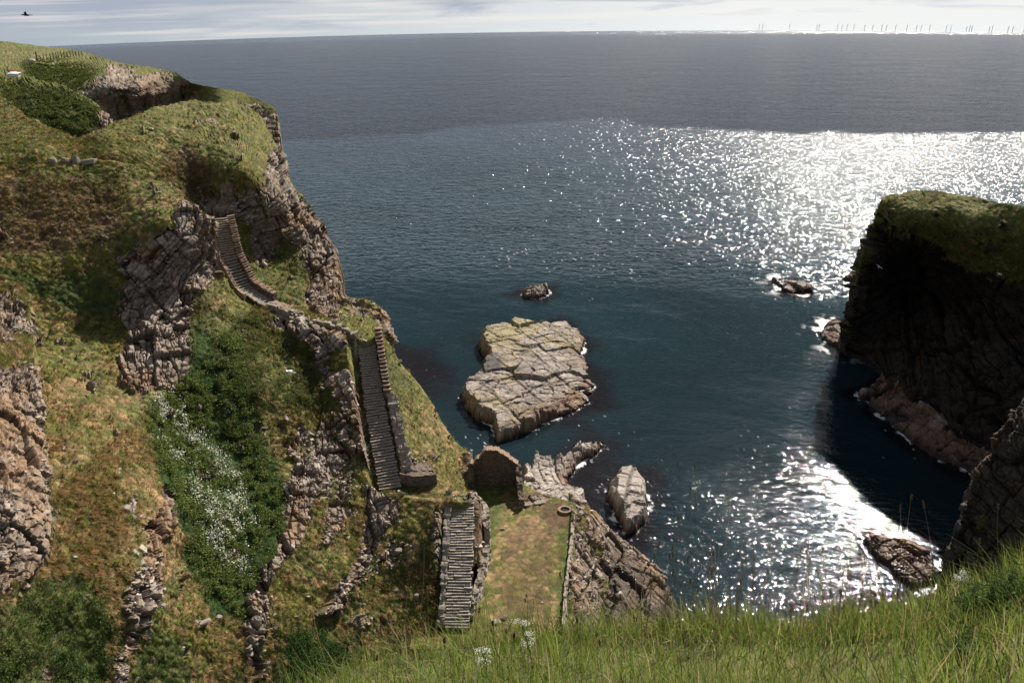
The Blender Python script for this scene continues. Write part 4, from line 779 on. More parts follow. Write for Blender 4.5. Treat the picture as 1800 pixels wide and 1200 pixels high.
# bastion at the foot of the middle flight
bl = np.array([pz(706, 862, 16.2), pz(732, 866, 16.0), pz(760, 862, 15.8)]) + [0, 1.2, 0]; dry_wall('retaining_wall', bl, lambda s: 1.9 - .2 * s, 2.4, .8, 'short square bastion of coursed stone at the foot of the middle steps', M['wall'], seed=6, coursez=.16, jag=.04)
# lower flight: walls either side
dry_wall('retaining_wall', off_pl(FL_LOW, -1.35, s0=-.02, s1=.98), lambda s: .25, .55, 1.4, 'rough wall on the cliff side of the lowest steps', M['pale_stone'], seed=8, jag=.1)
dry_wall('retaining_wall', np.array([pz(x, y, 10) for x, y in ((838, 925), (855, 935), (857, 960), (853, 1000), (845, 1030), (835, 1062), (826, 1085))]), lambda s: 3.4 * (1 - s) ** .8 + .15, .55, 1.0, 'curved pale retaining wall between the lowest steps and the landing', M['pale_stone'], seed=9, jag=.09)
dry_wall('retaining_wall', np.array([pz(834, 893, 14.6), pz(850, 915, 13.9), pz(857, 932, 13.4)]), .3, .5, 3.5, 'upper shoulder of the curved wall at the top of the lowest steps', M['pale_stone'], seed=10, jag=.1)
dry_wall('boundary_wall', np.array([pz(x, y, 10) for x, y in ((1008, 905), (1006, 940), (1001, 990), (995, 1030), (993, 1075), (991, 1100))]), lambda s: .22, .38, 1.2, 'long low wall along the seaward edge of the grassy landing', M['pale_stone'], seed=12, jag=.05)

# ------------------------------------------------------------------ the ruined gable
def gable():
    a, b = pz(829, 851, 9.9), pz(911, 851, 9.9); e = b - a; Lg = np.linalg.norm(e[:2]); u = np.array([e[0], e[1], 0]) / Lg; nrm = np.array([-u[1], u[0], 0])
    root = empty('ruined_gable', tuple(a)); tag(root, 'roofless gable end of a ruined stone building standing on the landing', 'ruin')
    prof = [(0, 2.75), (.09, 2.8), (.12, 3.3), (.2, 3.45), (.27, 4.1), (.33, 4.45), (.58, 4.4), (.63, 4.15), (.78, 3.6), (.9, 2.95), (1.0, 2.7)]
    nx, nz = 70, 44; xs = np.linspace(0, 1, nx); top = np.interp(xs, [p[0] for p in prof], [p[1] for p in prof]) + .10 * (np.array([random.random() for _ in xs]) - .5)
    def face(sgn):
        Z = np.linspace(0, 1, nz)[:, None] * top[None] - np.linspace(.5, 0, nz)[:, None]; X = np.broadcast_to(xs * Lg, Z.shape); ps = np.stack([X, 0 * X + sgn, Z], -1)
        i1, e1, l1 = blocks(ps, np.array([.5, .5, .19]), 31); off = .28 + (i1 - .5) * .10 - (1 - sstep(e1, 0, .04)) * .07
        return X[..., None] * u + (sgn * off)[..., None] * nrm + Z[..., None] * np.array([0, 0, 1])
    A, B_ = face(-1), face(1); V = np.concatenate([A.reshape(-1, 3), B_.reshape(-1, 3)]); n = nx * nz
    F_ = [grid_faces(nz, nx), grid_faces(nz, nx)[:, ::-1] + n]; t0 = (nz - 1) * nx; F_.append(np.array([(t0 + i, t0 + i + 1, t0 + i + 1 + n, t0 + i + n) for i in range(nx - 1)]))
    for c in (0, nx - 1): F_.append(np.array([(r_ * nx + c, (r_ + 1) * nx + c, (r_ + 1) * nx + c + n, r_ * nx + c + n) for r_ in range(nz - 1)]))
    mesh_np('gable_wall', V, np.concatenate(F_), M['wall'], parent=root)
    k = 26
    for i in range(k):
        x = (i + .5) / k; z = np.interp(x, xs, top); z2 = np.interp(min(x + .03, 1), xs, top); sl = math.atan2(z2 - np.interp(max(x - .03, 0), xs, top), .06 * Lg)
        Rm = np.array(Matrix.Rotation(math.atan2(u[1], u[0]), 3, 'Z')) @ rotm(0, -math.degrees(sl) * .8, random.uniform(-5, 5)); mb = MB(); mb.box((0, 0, 0), (Lg / k * random.uniform(.9, 1.3), random.uniform(.7, .95), random.uniform(.08, .14)), Rm, jit=.15)
        mb.build('coping_stone', M['coping'], root, loc=tuple(u * x * Lg + np.array([0, 0, z + .06])))
    for (px0, py0, px1, py1, h0, h1, nm) in ((911, 851, 917, 892, 2.6, .9, 1), (829, 851, 828, 862, 2.7, 2.0, 2)):
        p0, p1 = pz(px0, py0, 9.9), pz(px1, py1, 9.9); line = np.linspace(p0, p1, 8) - a
        w = dry_wall('side_wall', line, (lambda h0, h1: lambda s: h0 + (h1 - h0) * s + .12 * math.sin(14 * s))(h0, h1), .6, .4, None, M['wall'], seed=40 + nm, coursez=.18, jag=.05)
        del w['category']; w.parent = root
        if 'label' in w: del w['label']
def _fix_tag():
    pass
gable()

# ------------------------------------------------------------------ loose things on the land
def stone(name, at, size, label, mat, cat='stone', rz=0, tilt=0, group=None, seed=0):
    size = tuple(q * .72 for q in size); r = random.Random(seed); bm = MB(); Rm = rotm(tilt, r.uniform(-8, 8), rz)
    n = 14; V = []; 
    for k in range(n * 3):
        v = np.array([r.gauss(0, 1), r.gauss(0, 1), r.gauss(0, 1)]); v /= np.abs(v).max() ** .75 * np.linalg.norm(v) ** .25; V.append(Rm @ (v * np.array(size) * .5 * r.uniform(.82, 1)))
    import bmesh
    b = bmesh.new(); [b.verts.new(v) for v in V]; bmesh.ops.convex_hull(b, input=b.verts)
    for v in [v for v in b.verts if not v.link_faces]: b.verts.remove(v)
    me = bpy.data.meshes.new(name); b.to_mesh(me); b.free(); me.materials.append(mat); o = bpy.data.objects.new(name, me); COL.objects.link(o)
    o.location = tuple(np.asarray(at) + [0, 0, size[2] * .12]); return tag(o, label, cat, group)
def ground(px, py, name):
    L_ = LANDS[name]; d = (L_['px'] - px) ** 2 + (L_['py'] - py) ** 2; d[:L_['nb']] = 1e9; k = np.unravel_index(np.argmin(d), d.shape); return L_['P'][k]
G = lambda x, y, n='cliff_gully_slope': ground(x, y, n)
stone('boulder', G(95, 284), (.9, .9, 1.4), 'small upright stone on the grassy ridge at far left', M['pale_stone'], 'boulder', seed=1)
stone('boulder', G(117, 285), (1.3, 1.1, 1.1), 'rusty rounded stone between two pale stones on the ridge', M['coping'], 'boulder', seed=2)
stone('boulder', G(132, 285), (1.3, 1.1, 1.6), 'tall pale stone topped with red, right one on the ridge', M['pale_stone'], 'boulder', seed=3)
stone('boulder', G(158, 288), (2.4, 1.2, .8), 'long low pale stone on the ridge beside the tall one', M['pale_stone'], 'boulder', seed=4)
stone('boulder', G(228, 890), (1.1, .8, 1.0), 'square grey boulder in the orange tussocks at lower left', M['pale_stone'], 'boulder', seed=5)
stone('boulder', G(386, 1083), (.7, .6, .4), 'small round pale stone below the flowering gully', M['pale_stone'], 'boulder', seed=6)
stone('boulder', G(352, 1098), (1.6, .6, .4), 'flat slab poking from turf at the bottom of the slope', M['pale_stone'], 'boulder', rz=30, seed=7)
stone('boulder', G(437, 1150), (1.0, .9, .7), 'pale rounded rock at the bottom edge of the slope', M['pale_stone'], 'boulder', seed=8)
stone('boulder', G(700, 968), (1.0, .7, .6), 'banded grey boulder under the ledge left of the lowest steps', M['pale_stone'], 'boulder', seed=9)
stone('boulder', G(570, 912), (.9, .7, .5), 'brown boulder on turf between two outcrops', M['wall'], 'boulder', seed=10)
stone('boulder', G(695, 1036), (.8, .5, .3), 'small flat pale stone on the slope left of the lowest steps', M['pale_stone'], 'boulder', seed=11)
stone('boulder', G(732, 1050), (.6, .5, .9), 'upright grey stone with dark hollow beside it low on the slope', M['pale_stone'], 'boulder', seed=12)
stone('boulder', G(266, 770), (.7, .7, .6), 'stone just under the pale crag at the gully edge', M['pale_stone'], 'boulder', seed=13)
PF = 'landing_platform'
stone('boulder', G(883, 930, PF), (.8, .5, .4), 'single grey stone on the bright green edge of the landing', M['pale_stone'], 'boulder', seed=14)
stone('boulder', G(873, 1092, PF), (1.2, .9, .45), 'flat grey slab lying on the landing above the grass', M['pale_stone'], 'boulder', rz=20, seed=15)
stone('boulder', G(886, 1086, PF), (.8, .6, .7), 'angular stone leaning against the flat slab on the landing', M['pale_stone'], 'boulder', tilt=30, seed=16)
stone('boulder', G(925, 889, PF), (1.3, .7, .35), 'pale slab at the corner of the ruin by the brown earth', M['pale_stone'], 'boulder', seed=17)
stone('boulder', G(948, 884, PF), (1.8, .8, .3), 'long pale slab between the ruin and the stone ring', M['pale_stone'], 'boulder', rz=10, seed=18)
stone('boulder', G(1030, 872, 'rocky_promontory') , (1.0, 1.0, .9), 'pale square block at the tip of the promontory near the ring', M['pale_stone'], 'boulder', seed=19)

def ring():
    c = pz(993, 897, 9.95); root = empty('stone_ring', tuple(c)); tag(root, 'small round rusty-brown stone-edged pit on the landing', 'pit ring')
    mb = MB(); n = 24; V = []
    for r_, z in ((.42, .02), (.42, .20), (.62, .20), (.66, -.1)):
        V += [(r_ * math.cos(2 * math.pi * j / n) * 1.15, r_ * math.sin(2 * math.pi * j / n), z + .01 * math.sin(j * 3.1)) for j in range(n)]
    mb.add(V, [(k * n + j, k * n + (j + 1) % n, (k + 1) * n + (j + 1) % n, (k + 1) * n + j) for k in range(3) for j in range(n)]); mb.build('rim', M['coping'], root)
    mb = MB(); mb.add([(.45 * 1.15 * math.cos(2 * math.pi * j / n), .45 * math.sin(2 * math.pi * j / n), .05) for j in range(n)], [tuple(range(n))]); mb.build('dark_disc', M['bird_dark'], root)  # flat near-black disc inside the rim
ring()

# ------------------------------------------------------------------ fence, sheep, cloth, birds on the far hill
HD = 'cliff_headland'
def fence():
    pts = [G(x, y, HD) for x, y in ((66, 108), (72, 107.5), (78, 107), (83, 106), (89, 105), (94, 104), (99, 103), (104, 102), (109, 101.5), (114, 101), (119, 100.5), (124, 100.3), (129, 100), (134, 100), (139, 100.2), (144, 101))]
    root = empty('wire_fence', tuple(pts[0])); tag(root, 'line of wooden posts and wire along the brow of the far hill', 'fence')
    for k, p in enumerate(pts):
        mb = MB(); h = 1.35 if k else 1.9; mb.tube([(0, 0, -.3), (.02, 0, h)], .09 if k else .14, 6); mb.build('post', M['wood'], root, loc=tuple(p - pts[0]))
    mb = MB(); mb.tube([(0, 0, 1.4), (1.9, -.6, .1)], .07, 6); mb.build('strut', M['wood'], root)
    for z in (.5, .9, 1.2):
        mb = MB(); mb.tube([p - pts[0] + [0, 0, z] for p in pts], .012, 4); mb.build('wire', M['iron'], root)
fence()
for (x, y, h, lab) in ((17, 133, 1.6, 'lone fence post just right of the white cloth at far left'), (10, 135, 1.4, 'lone fence post at the very left edge by the white cloth'), (53, 118, 1.3, 'single thin post in front of the grazing sheep')):
    p = G(x, y, HD); r_ = empty('fence_post', tuple(p)); tag(r_, lab, 'post', 'single posts near the white cloth')
    mb = MB(); mb.tube([(0, 0, -.3), (0, .03, h)], [.09, .08], 7); mb.build('shaft', M['wood'], r_); mb = MB(); mb.tube([(0, 0.03, h), (0, .03, h + .06)], [.08, .03], 7); mb.build('post_top', M['wood'], r_)
def sheep():
    p = G(57, 112, HD); root = empty('sheep', tuple(p), R(200)); tag(root, 'cream sheep grazing beside the end post of the hill fence', 'sheep')
    mb = MB(); P_ = [(-.62, .0, .62), (-.55, 0, .66), (-.3, 0, .70), (0, 0, .70), (.3, 0, .70), (.52, 0, .72), (.68, 0, .66), (.82, 0, .5), (.92, 0, .3), (.98, 0, .14)]
    mb.tube(P_, [.10, .30, .38, .40, .38, .30, .19, .12, .10, .05], 12)
    for sx, sy in ((-.42, .17), (-.42, -.17), (.38, .16), (.38, -.16)): 
        hind = sx < 0; mb.tube([(sx, sy, .55), (sx + (.09 if hind else -.01), sy, .38), (sx + (-.05 if hind else .02), sy, .22), (sx, sy, .0)], [.13, .075, .045, .05], 8)
    b = mb.build('fleece_body', M['wool'], root, smooth=True)
    for s in (-1, 1): mb = MB(); mb.tube([(.78, s * .09, .50), (.76, s * .22, .46)], [.05, .02], 6); mb.build('ear', M['sheepface'], root)
    mb = MB(); mb.tube([(-.62, 0, .66), (-.72, 0, .45)], [.05, .03], 6); mb.build('tail', M['wool'], root)
sheep()
def cloth():
    p = G(27, 135, HD); root = empty('ground_sheet', tuple(p)); tag(root, 'crumpled white sheet with a red edge lying in the grass at far left', 'sheet')
    x = np.linspace(-1.1, 1.1, 22); y = np.linspace(-.8, .8, 16); X, Y = np.meshgrid(x, y); q = np.stack([X, Y, 0 * X], -1); Z = .75 - (X ** 2) * .12 - Y ** 2 * .35 + .14 * fbm(q, 2, 3, seed=9)
    V = np.concatenate([np.stack([X, Y, Z], -1).reshape(-1, 3), np.stack([X, Y, Z - .6], -1).reshape(-1, 3)]); f = grid_faces(16, 22); n = 352
    mesh_np('sheet_top', V, np.concatenate([f, f[:, ::-1] + n, np.array([(i, i + 1, i + 1 + n, i + n) for i in range(21)]), np.array([(r_ * 22, (r_ + 1) * 22, (r_ + 1) * 22 + n, r_ * 22 + n) for r_ in range(15)])]), M['white'], parent=root)
    mb = MB(); mb.tube([(-1.25, -.3, .2), (-1.15, .5, .85), (-.4, .85, 1.0), (.9, .85, .9)], [.07, .10, .08, .05], 7); mb.build('red_edge', M['red'], root)
cloth()
def bird(name, at, span, label, body, wing, heading, bank, dih=18, cat='gull'):
    root = empty(name, tuple(at)); root.rotation_euler = (R(bank), 0, R(heading)); tag(root, label, cat)
    mb = MB(); mb.tube([(-.34, 0, .0), (-.24, 0, 0), (-.1, 0, 0), (.08, 0, .01), (.2, 0, .03), (.27, 0, .04), (.33, 0, .03), (.38, 0, .01)], [q * span * .9 for q in (.015, .04, .075, .08, .055, .05, .03, .006)], 10); b = mb.build('body', body, root, smooth=True)
    for v in b.data.vertices: v.co.x *= span
    mb = MB(); mb.add([(-.28 * span, -.02 * span, 0), (-.28 * span, .02 * span, 0), (-.46 * span, .08 * span, 0), (-.46 * span, -.08 * span, 0), (-.28 * span, 0, .015 * span), (-.46 * span, 0, .01 * span)], [(0, 3, 2, 1), (0, 1, 4), (1, 2, 5, 4), (2, 3, 5), (3, 0, 4, 5)]); mb.build('tail', body, root)
    for s in (-1, 1):
        mb = MB(); a, c = R(dih), R(-6); y1, z1 = .24 * math.cos(a), .24 * math.sin(a); y2, z2 = y1 + .27 * math.cos(c), z1 + .27 * math.sin(c)
        out = [(.10, .04, .02, .10), (.10, .04, .02, -.10), (.16, y1, z1, .0), (-.03, y1, z1, 0), (-.10, y2, z2, 0)]
        pts = [(.10, s * .03, .02), (-.10, s * .03, .02), (-.05, s * y1, z1), (.13, s * y1, z1), (-.12, s * y2, z2)]
        V = [np.array(p) * span + [0, 0, q] for q in (.012 * span, -.004 * span) for p in pts]
        mb.add(V, [(0, 3, 2, 1), (3, 4, 2), (5, 6, 7, 8), (8, 7, 9), (0, 1, 6, 5), (1, 2, 7, 6), (2, 4, 9, 7), (4, 3, 8, 9), (3, 0, 5, 8)]); mb.build('wing', wing, root)
bird('gull', at_t(509, 653, 62), 1.15, 'white gull gliding over the green slope left of the middle steps', M['gull_white'], M['gull_white'], 160, 20)
bird('gull', at_t(1545, 469, 125), 1.2, 'tiny white gull flying against the dark headland face', M['gull_white'], M['gull_white'], 60, 30)
bird('gull', at_t(1757, 482, 110), 1.0, 'white gull by the grassy slope of the right headland', M['gull_white'], M['gull_white'], 20, 10)
bird('crow', at_t(46, 27, 60), .9, 'dark bird flying high in the cloudy sky at top left', M['bird_dark'], M['bird_dark'], 200, 25, dih=35, cat='bird')
for (x, y, t) in ((428, 152, 130), (526, 278, 100), (531, 292, 100), (389, 88, 240)):
    pass

# ------------------------------------------------------------------ wind turbines out at sea
TX = [1333, 1339, 1386, 1434, 1438, 1470, 1478, 1487, 1499, 1518, 1532, 1548, 1556, 1572, 1592, 1609, 1617, 1632, 1661, 1669, 1697, 1702, 1706, 1737, 1742, 1770, 1778, 1798]
def turbine(px, k):
    r_ = 2060.0; d = ray(px, 62)[:2]; d = d / np.linalg.norm(d); base = np.array([d[0] * r_, d[1] * r_, -r_ ** 2 / (2 * EARTH_R)])
    big = (k * 37 % 10) / 10; root = empty('wind_turbine', tuple(base), math.atan2(d[1], d[0]) + R(60 + 50 * big)); s = 10.5 + 2.5 * big
    tag(root, 'faint grey wind turbine standing on the sea horizon' , 'wind turbine', 'wind turbines along the horizon')
    MB().tube([(0, 0, -.5), (0, 0, s)], [.45, .3], 8).build('tower', M['turbine'], root)
    MB().tube([(-.8, 0, s), (1.0, 0, s)], [.4, .3], 8).build('nacelle', M['turbine'], root)
    ph = k * 1.3
    for j in range(3):
        a = ph + j * 2.094; v = np.array([0, math.sin(a), math.cos(a)]); mb = MB(); mb.tube([np.array([-1.0, 0, s]) + v * q for q in (0.2, 1.5, 5.5)], [.2, .25, .08], 6); mb.build('blade', M['turbine'], root)
for k, x in enumerate(TX): turbine(x, k)

# ------------------------------------------------------------------ vegetation
blades('grass_on_slopes', [('cliff_gully_slope', .56), ('cliff_seaward_slope', .28), ('cliff_near_crag', .04), ('landing_platform', .0), ('rocky_promontory', .01), ('cliff_hillock', .04), ('cliff_headland', .07)],
       420000, .25, .035, M['blade'], label='rough tussocky grass covering the cliff slopes', seed=3, lean=.55)
blades('short_turf', [('landing_platform', .7), ('cliff_right_headland', .3)], 60000, .10, .03, M['blade'], label='short turf on the landing and headland top', seed=4, lean=.7)

def leaves(name, poly, n, size, h, src, colr, label, cat, seed, kind='stuff', dens=.1):
    r = np.random.default_rng(seed); L_ = LANDS[src]; nb = L_['nb']; P = L_['P'][nb:].reshape(-1, 3); nn = L_['n'][nb:].reshape(-1, 3); px = L_['px'][nb:].ravel(); py = L_['py'][nb:].ravel()
    w = np.clip(sstep(sdf(px, py, poly), -14, 20) * sstep(fbm(P, .45, 3, seed=seed) + fbm(P, 1.6, 2, seed=seed + 4), dens - .25, dens + .3), 0, 1) * (L_['rock'][nb:].ravel() < .5)
    idx = r.choice(len(P), n, p=w / w.sum()); c = P[idx] + r.normal(0, .08, (n, 3)) + nn[idx] * (r.uniform(0, 1, n) ** .7 * h)[:, None]
    a = r.normal(0, 1, (n, 3)); a += nn[idx] * .2; a /= np.linalg.norm(a, axis=1)[:, None]; up = nn[idx] + r.normal(0, .5, (n, 3)); b = np.cross(a, up); b /= np.linalg.norm(b, axis=1)[:, None]; s = size * r.uniform(.5, 1.4, (n, 1))
    V = np.stack([c - a * s, c + b * s * .45, c + a * s, c - b * s * .45], 1).reshape(-1, 3); k = r.integers(0, len(colr), n); C_ = np.repeat(np.array(colr)[k] * r.uniform(.7, 1.35, (n, 1)), 4, 0)
    return tag(mesh_np(name, V, np.arange(4 * n).reshape(-1, 4), M['blade'], col=C_), label, cat, kind=kind)
GUL = [(345, 560), (420, 600), (440, 740), (475, 830), (500, 880), (470, 1000), (430, 1090), (380, 1070), (340, 1000), (300, 880), (265, 780), (262, 715), (320, 680)]
leaves('gully_bushes', GUL, 85000, .075, .4, 'cliff_gully_slope', [(.08, .12, .02), (.12, .17, .028), (.05, .085, .016), (.15, .19, .035), (.16, .16, .04)], 'dense dark green herbs filling the gully', 'bushes', 21, dens=-.02)
leaves('slope_herbs', [(350, 530), (450, 560), (580, 630), (570, 720), (440, 720), (380, 640)], 50000, .06, .2, 'cliff_gully_slope', [(.09, .12, .022), (.12, .14, .03), (.14, .14, .05)], 'low leafy herbs on the sunny slope below the path', 'herbs', 22, dens=.05)
leaves('slope_brambles', [(-40, 1000), (150, 1010), (210, 1080), (200, 1240), (-40, 1240)], 9000, .06, .2, 'cliff_gully_slope', [(.05, .09, .016), (.08, .12, .02), (.035, .06, .012)], 'dark green low bushes at the bottom left of the slope', 'bushes', 23, dens=.12)
leaves('slope_nettles', [(490, 1100), (620, 1110), (640, 1240), (480, 1240)], 20000, .065, .25, 'cliff_gully_slope', [(.035, .08, .014), (.05, .10, .018)], 'fresh green nettles at the foot of the slope', 'bushes', 24, dens=0)
leaves('ridge_shrubs', [(0, 150), (120, 170), (185, 205), (150, 232), (60, 205), (0, 175)], 26000, .11, .3, 'cliff_hillock', [(.07, .09, .018), (.09, .11, .022)], 'dark bracken on the small grassy hillock', 'bracken', 25, dens=-.1)
leaves('knoll_shrubs', [(45, 115), (110, 108), (165, 125), (140, 158), (60, 150)], 26000, .14, .3, 'cliff_headland', [(.065, .085, .018), (.085, .105, .022)], 'dark bracken on the knoll below the fence', 'bracken', 26, dens=-.1)
FLW = [(.62, .62, .5), (.5, .52, .4), (.68, .68, .6)]
leaves('white_flowers', [(265, 690), (330, 690), (360, 780), (420, 850), (450, 930), (430, 1010), (380, 980), (340, 930), (315, 830), (280, 790)], 3600, .085, .8, 'cliff_gully_slope', FLW, 'froth of tiny white flowers down the green gully', 'flowers', 27, dens=.12)
leaves('scattered_flowers', [(360, 550), (460, 580), (540, 650), (500, 800), (400, 760), (350, 660)], 700, .05, .35, 'cliff_gully_slope', FLW, 'sparse white flower heads on the sunny slope', 'flowers', 28, dens=0)

def tussocks(n, per, seed):
    """clumps of long straw and green blades that hang down the slope"""
    r = np.random.default_rng(seed); Vs, Cs = [], []
    for nm, share in (('cliff_gully_slope', .66), ('cliff_seaward_slope', .26), ('cliff_near_crag', .08)):
        L_ = LANDS[nm]; nb = L_['nb']; P = L_['P'][nb:].reshape(-1, 3); nn = L_['n'][nb:].reshape(-1, 3); dry = L_['mk']['dry'][nb:].ravel(); lush = L_['mk']['lush'][nb:].ravel(); rock = L_['rock'][nb:].ravel()
        w = np.clip(.15 + dry, 0, 1.2) * (lush < .5) * (rock < .5) * sstep(fbm(P, .35, 4, seed=seed), -.35, .25) * (P[:, 2] > 9); k = int(n * share); idx = r.choice(len(P), k, p=w / w.sum())
        c0 = P[idx]; m = nn[idx]; down = np.array([0, 0, -1.0]) + m * m[:, 2:3]; down /= np.linalg.norm(down, axis=1)[:, None] + 1e-6
        size = r.uniform(.22, .5, (k, 1)); col = np.where((r.uniform(0, 1, (k, 1)) < .35 + .5 * dry[idx][:, None]), np.array([[.38, .245, .11]]) * r.uniform(.6, 1.35, (k, 1)), np.array([[.14, .155, .03]]) * r.uniform(.6, 1.3, (k, 1)))
        for j in range(per):
            d = m * .5 + np.array([0, 0, .55]) + down * r.uniform(0, .7, (k, 1)) + r.normal(0, .45, (k, 3)); d /= np.linalg.norm(d, axis=1)[:, None]; a = r.uniform(0, 6.28, k); sd = np.stack([np.cos(a), np.sin(a), 0 * a], -1) * .016
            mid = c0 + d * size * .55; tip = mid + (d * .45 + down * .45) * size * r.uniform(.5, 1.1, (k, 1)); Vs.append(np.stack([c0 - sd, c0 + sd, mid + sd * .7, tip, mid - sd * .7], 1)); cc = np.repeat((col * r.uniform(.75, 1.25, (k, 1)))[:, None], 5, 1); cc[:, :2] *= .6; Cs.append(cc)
    V = np.concatenate(Vs); q = len(V); f = np.arange(q)[:, None] * 5; F3 = np.concatenate([np.concatenate([f, f + 1, f + 2], 1), np.concatenate([f, f + 2, f + 4], 1), np.concatenate([f + 4, f + 2, f + 3], 1)])
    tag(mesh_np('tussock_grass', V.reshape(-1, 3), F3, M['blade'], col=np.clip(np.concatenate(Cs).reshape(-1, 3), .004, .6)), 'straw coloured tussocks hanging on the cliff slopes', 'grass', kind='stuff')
tussocks(18000, 15, 41)
def rubble(n, seed):
    """small angular stones caught on ledges and strewn below the outcrops"""
    r = np.random.default_rng(seed); Vs, Cs = [], []
    for nm, share in (('cliff_gully_slope', .45), ('cliff_seaward_slope', .25), ('cliff_near_crag', .12), ('landing_platform', .004), ('rocky_promontory', .08), ('cliff_headland', .08)):
        L_ = LANDS[nm]; nb = L_['nb']; P = L_['P'][nb:].reshape(-1, 3); nn = L_['n'][nb:].reshape(-1, 3); rock = L_['rock'][nb:].ravel(); g = np.zeros(L_['rock'].shape); rk = L_['rock']
        for s in (3, 7, 12): g += np.abs(np.roll(rk, -s, 0) - rk) + np.abs(np.roll(rk, s, 1) - rk)
        w = (.012 + np.clip(g[nb:].ravel(), 0, 2) * .5 + .55 * (rock > .6)) * sstep(fbm(P, .5, 3, seed=seed), -.2, .3) * (L_['mk']['lush'][nb:].ravel() < .6); k = int(n * share); idx = r.choice(len(P), k, p=w / w.sum())
        sz = (.06 + .17 * r.uniform(0, 1, (k, 1)) ** 4) * r.uniform(.5, 1.4, (k, 3)) * [1, .8, .4]; a, b = r.uniform(0, 6.28, k), r.normal(0, .45, k); ca, sa, cb, sb = np.cos(a), np.sin(a), np.cos(b), np.sin(b)
        c = np.array([.30, .25, .20]) * r.uniform(.3, 1.5, (k, 1)) * (1 + r.normal(0, .05, (k, 3))); vs = []
        for sx, sy, sq in ((-1, -1, -1), (1, -1, -1), (1, 1, -1), (-1, 1, -1), (-1, -1, 1), (1, -1, 1), (1, 1, 1), (-1, 1, 1)):
            x, y, z = [sz[:, i] * q * r.uniform(.6, 1.1, k) for i, q in enumerate((sx, sy, sq))]; x, z = x * cb - z * sb, x * sb + z * cb; vs.append(np.stack([x * ca - y * sa, x * sa + y * ca, z], -1) + P[idx] + nn[idx] * .03)
        Vs.append(np.stack(vs, 1)); Cs.append(np.repeat(c[:, None], 8, 1))
    V = np.concatenate(Vs); q = len(V); f = np.arange(q)[:, None, None] * 8 + np.array([(0, 3, 2, 1), (4, 5, 6, 7), (0, 1, 5, 4), (1, 2, 6, 5), (2, 3, 7, 6), (3, 0, 4, 7)])[None]
    tag(mesh_np('loose_rubble', V.reshape(-1, 3), f.reshape(-1, 4), M['rock'], col=np.clip(np.concatenate(Cs).reshape(-1, 3), .004, .8)), 'broken stone chips scattered over crags and ledges', 'rubble', kind='stuff')
rubble(7500, 43)

def fore_grass():
    L_ = LANDS['cliff_top_ground']; nb = L_['nb']; P = L_['P']; nr, nc = P.shape[:2]; r = np.random.default_rng(11); n = 92000
    # density even over the ground, more on the brow
    A = np.linalg.norm(np.cross(P[1:, 1:] - P[:-1, 1:], P[1:, 1:] - P[1:, :-1]), axis=-1); A[:max(nb - 2, 0)] = 0; py = L_['py'][1:, 1:]; A = A * np.where(py < 1330, 1 + 1.6 * (py < 1130), .4)
    k = r.choice(A.size, n, p=(A / A.sum()).ravel()); i, j = k // A.shape[1], k % A.shape[1]; u, v = r.uniform(0, 1, (2, n, 1)); base = P[i, j] * (1 - u) * (1 - v) + P[i + 1, j] * u * (1 - v) + P[i, j + 1] * (1 - u) * v + P[i + 1, j + 1] * u * v
    cl = fbm(base, 1.6, 3, seed=700); cl2 = fbm(base, .6, 2, seed=710)
    h = .27 * r.uniform(.35, 1.6, n) * (1 + 1.1 * cl) + .03; w = r.uniform(.003, .0065, n) * (1 + .6 * (r.uniform(0, 1, n) > .94))
    az = r.uniform(0, 2 * math.pi, n) + 1.5 * cl2; ln = np.stack([np.cos(az), np.sin(az), 0 * az], -1); bend = r.uniform(.1, 1.1, n) ** 1.3; wind = np.array([-.12, .03, 0])
    fa = r.uniform(0, 2 * math.pi, n); sd = np.stack([np.cos(fa), np.sin(fa), 0 * fa], -1); V = []
    for s, ww in ((0, 1), (.33, 1), (.66, .75), (1, .12)):
        c = base + ln * (bend * h * s ** 1.8 * .75)[:, None] + wind * (h * s * s)[:, None]; c[:, 2] += h * s * (1 - .28 * bend * s); V += [c - sd * (w * ww)[:, None] * .7, c + sd * (w * ww)[:, None] * .7]
    V = np.stack(V, 1); pal = np.array([(.15, .185, .032), (.10, .15, .024), (.18, .225, .045), (.26, .20, .09), (.36, .29, .17), (.20, .24, .065), (.05, .085, .018)]); pr = np.array([.26, .20, .20, .09, .08, .12, .05]); c = pal[r.choice(7, n, p=pr)] * r.uniform(.7, 1.35, (n, 1)); c = c * (1 + .25 * cl[:, None])
    f = np.array([(0, 1, 3, 2), (2, 3, 5, 4), (4, 5, 7, 6)]); Fc = (np.arange(n)[:, None, None] * 8 + f[None]).reshape(-1, 4)
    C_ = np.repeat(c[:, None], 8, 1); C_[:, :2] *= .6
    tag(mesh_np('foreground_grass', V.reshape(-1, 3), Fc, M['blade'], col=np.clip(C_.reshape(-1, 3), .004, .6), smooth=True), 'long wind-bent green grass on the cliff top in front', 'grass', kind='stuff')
fore_grass()

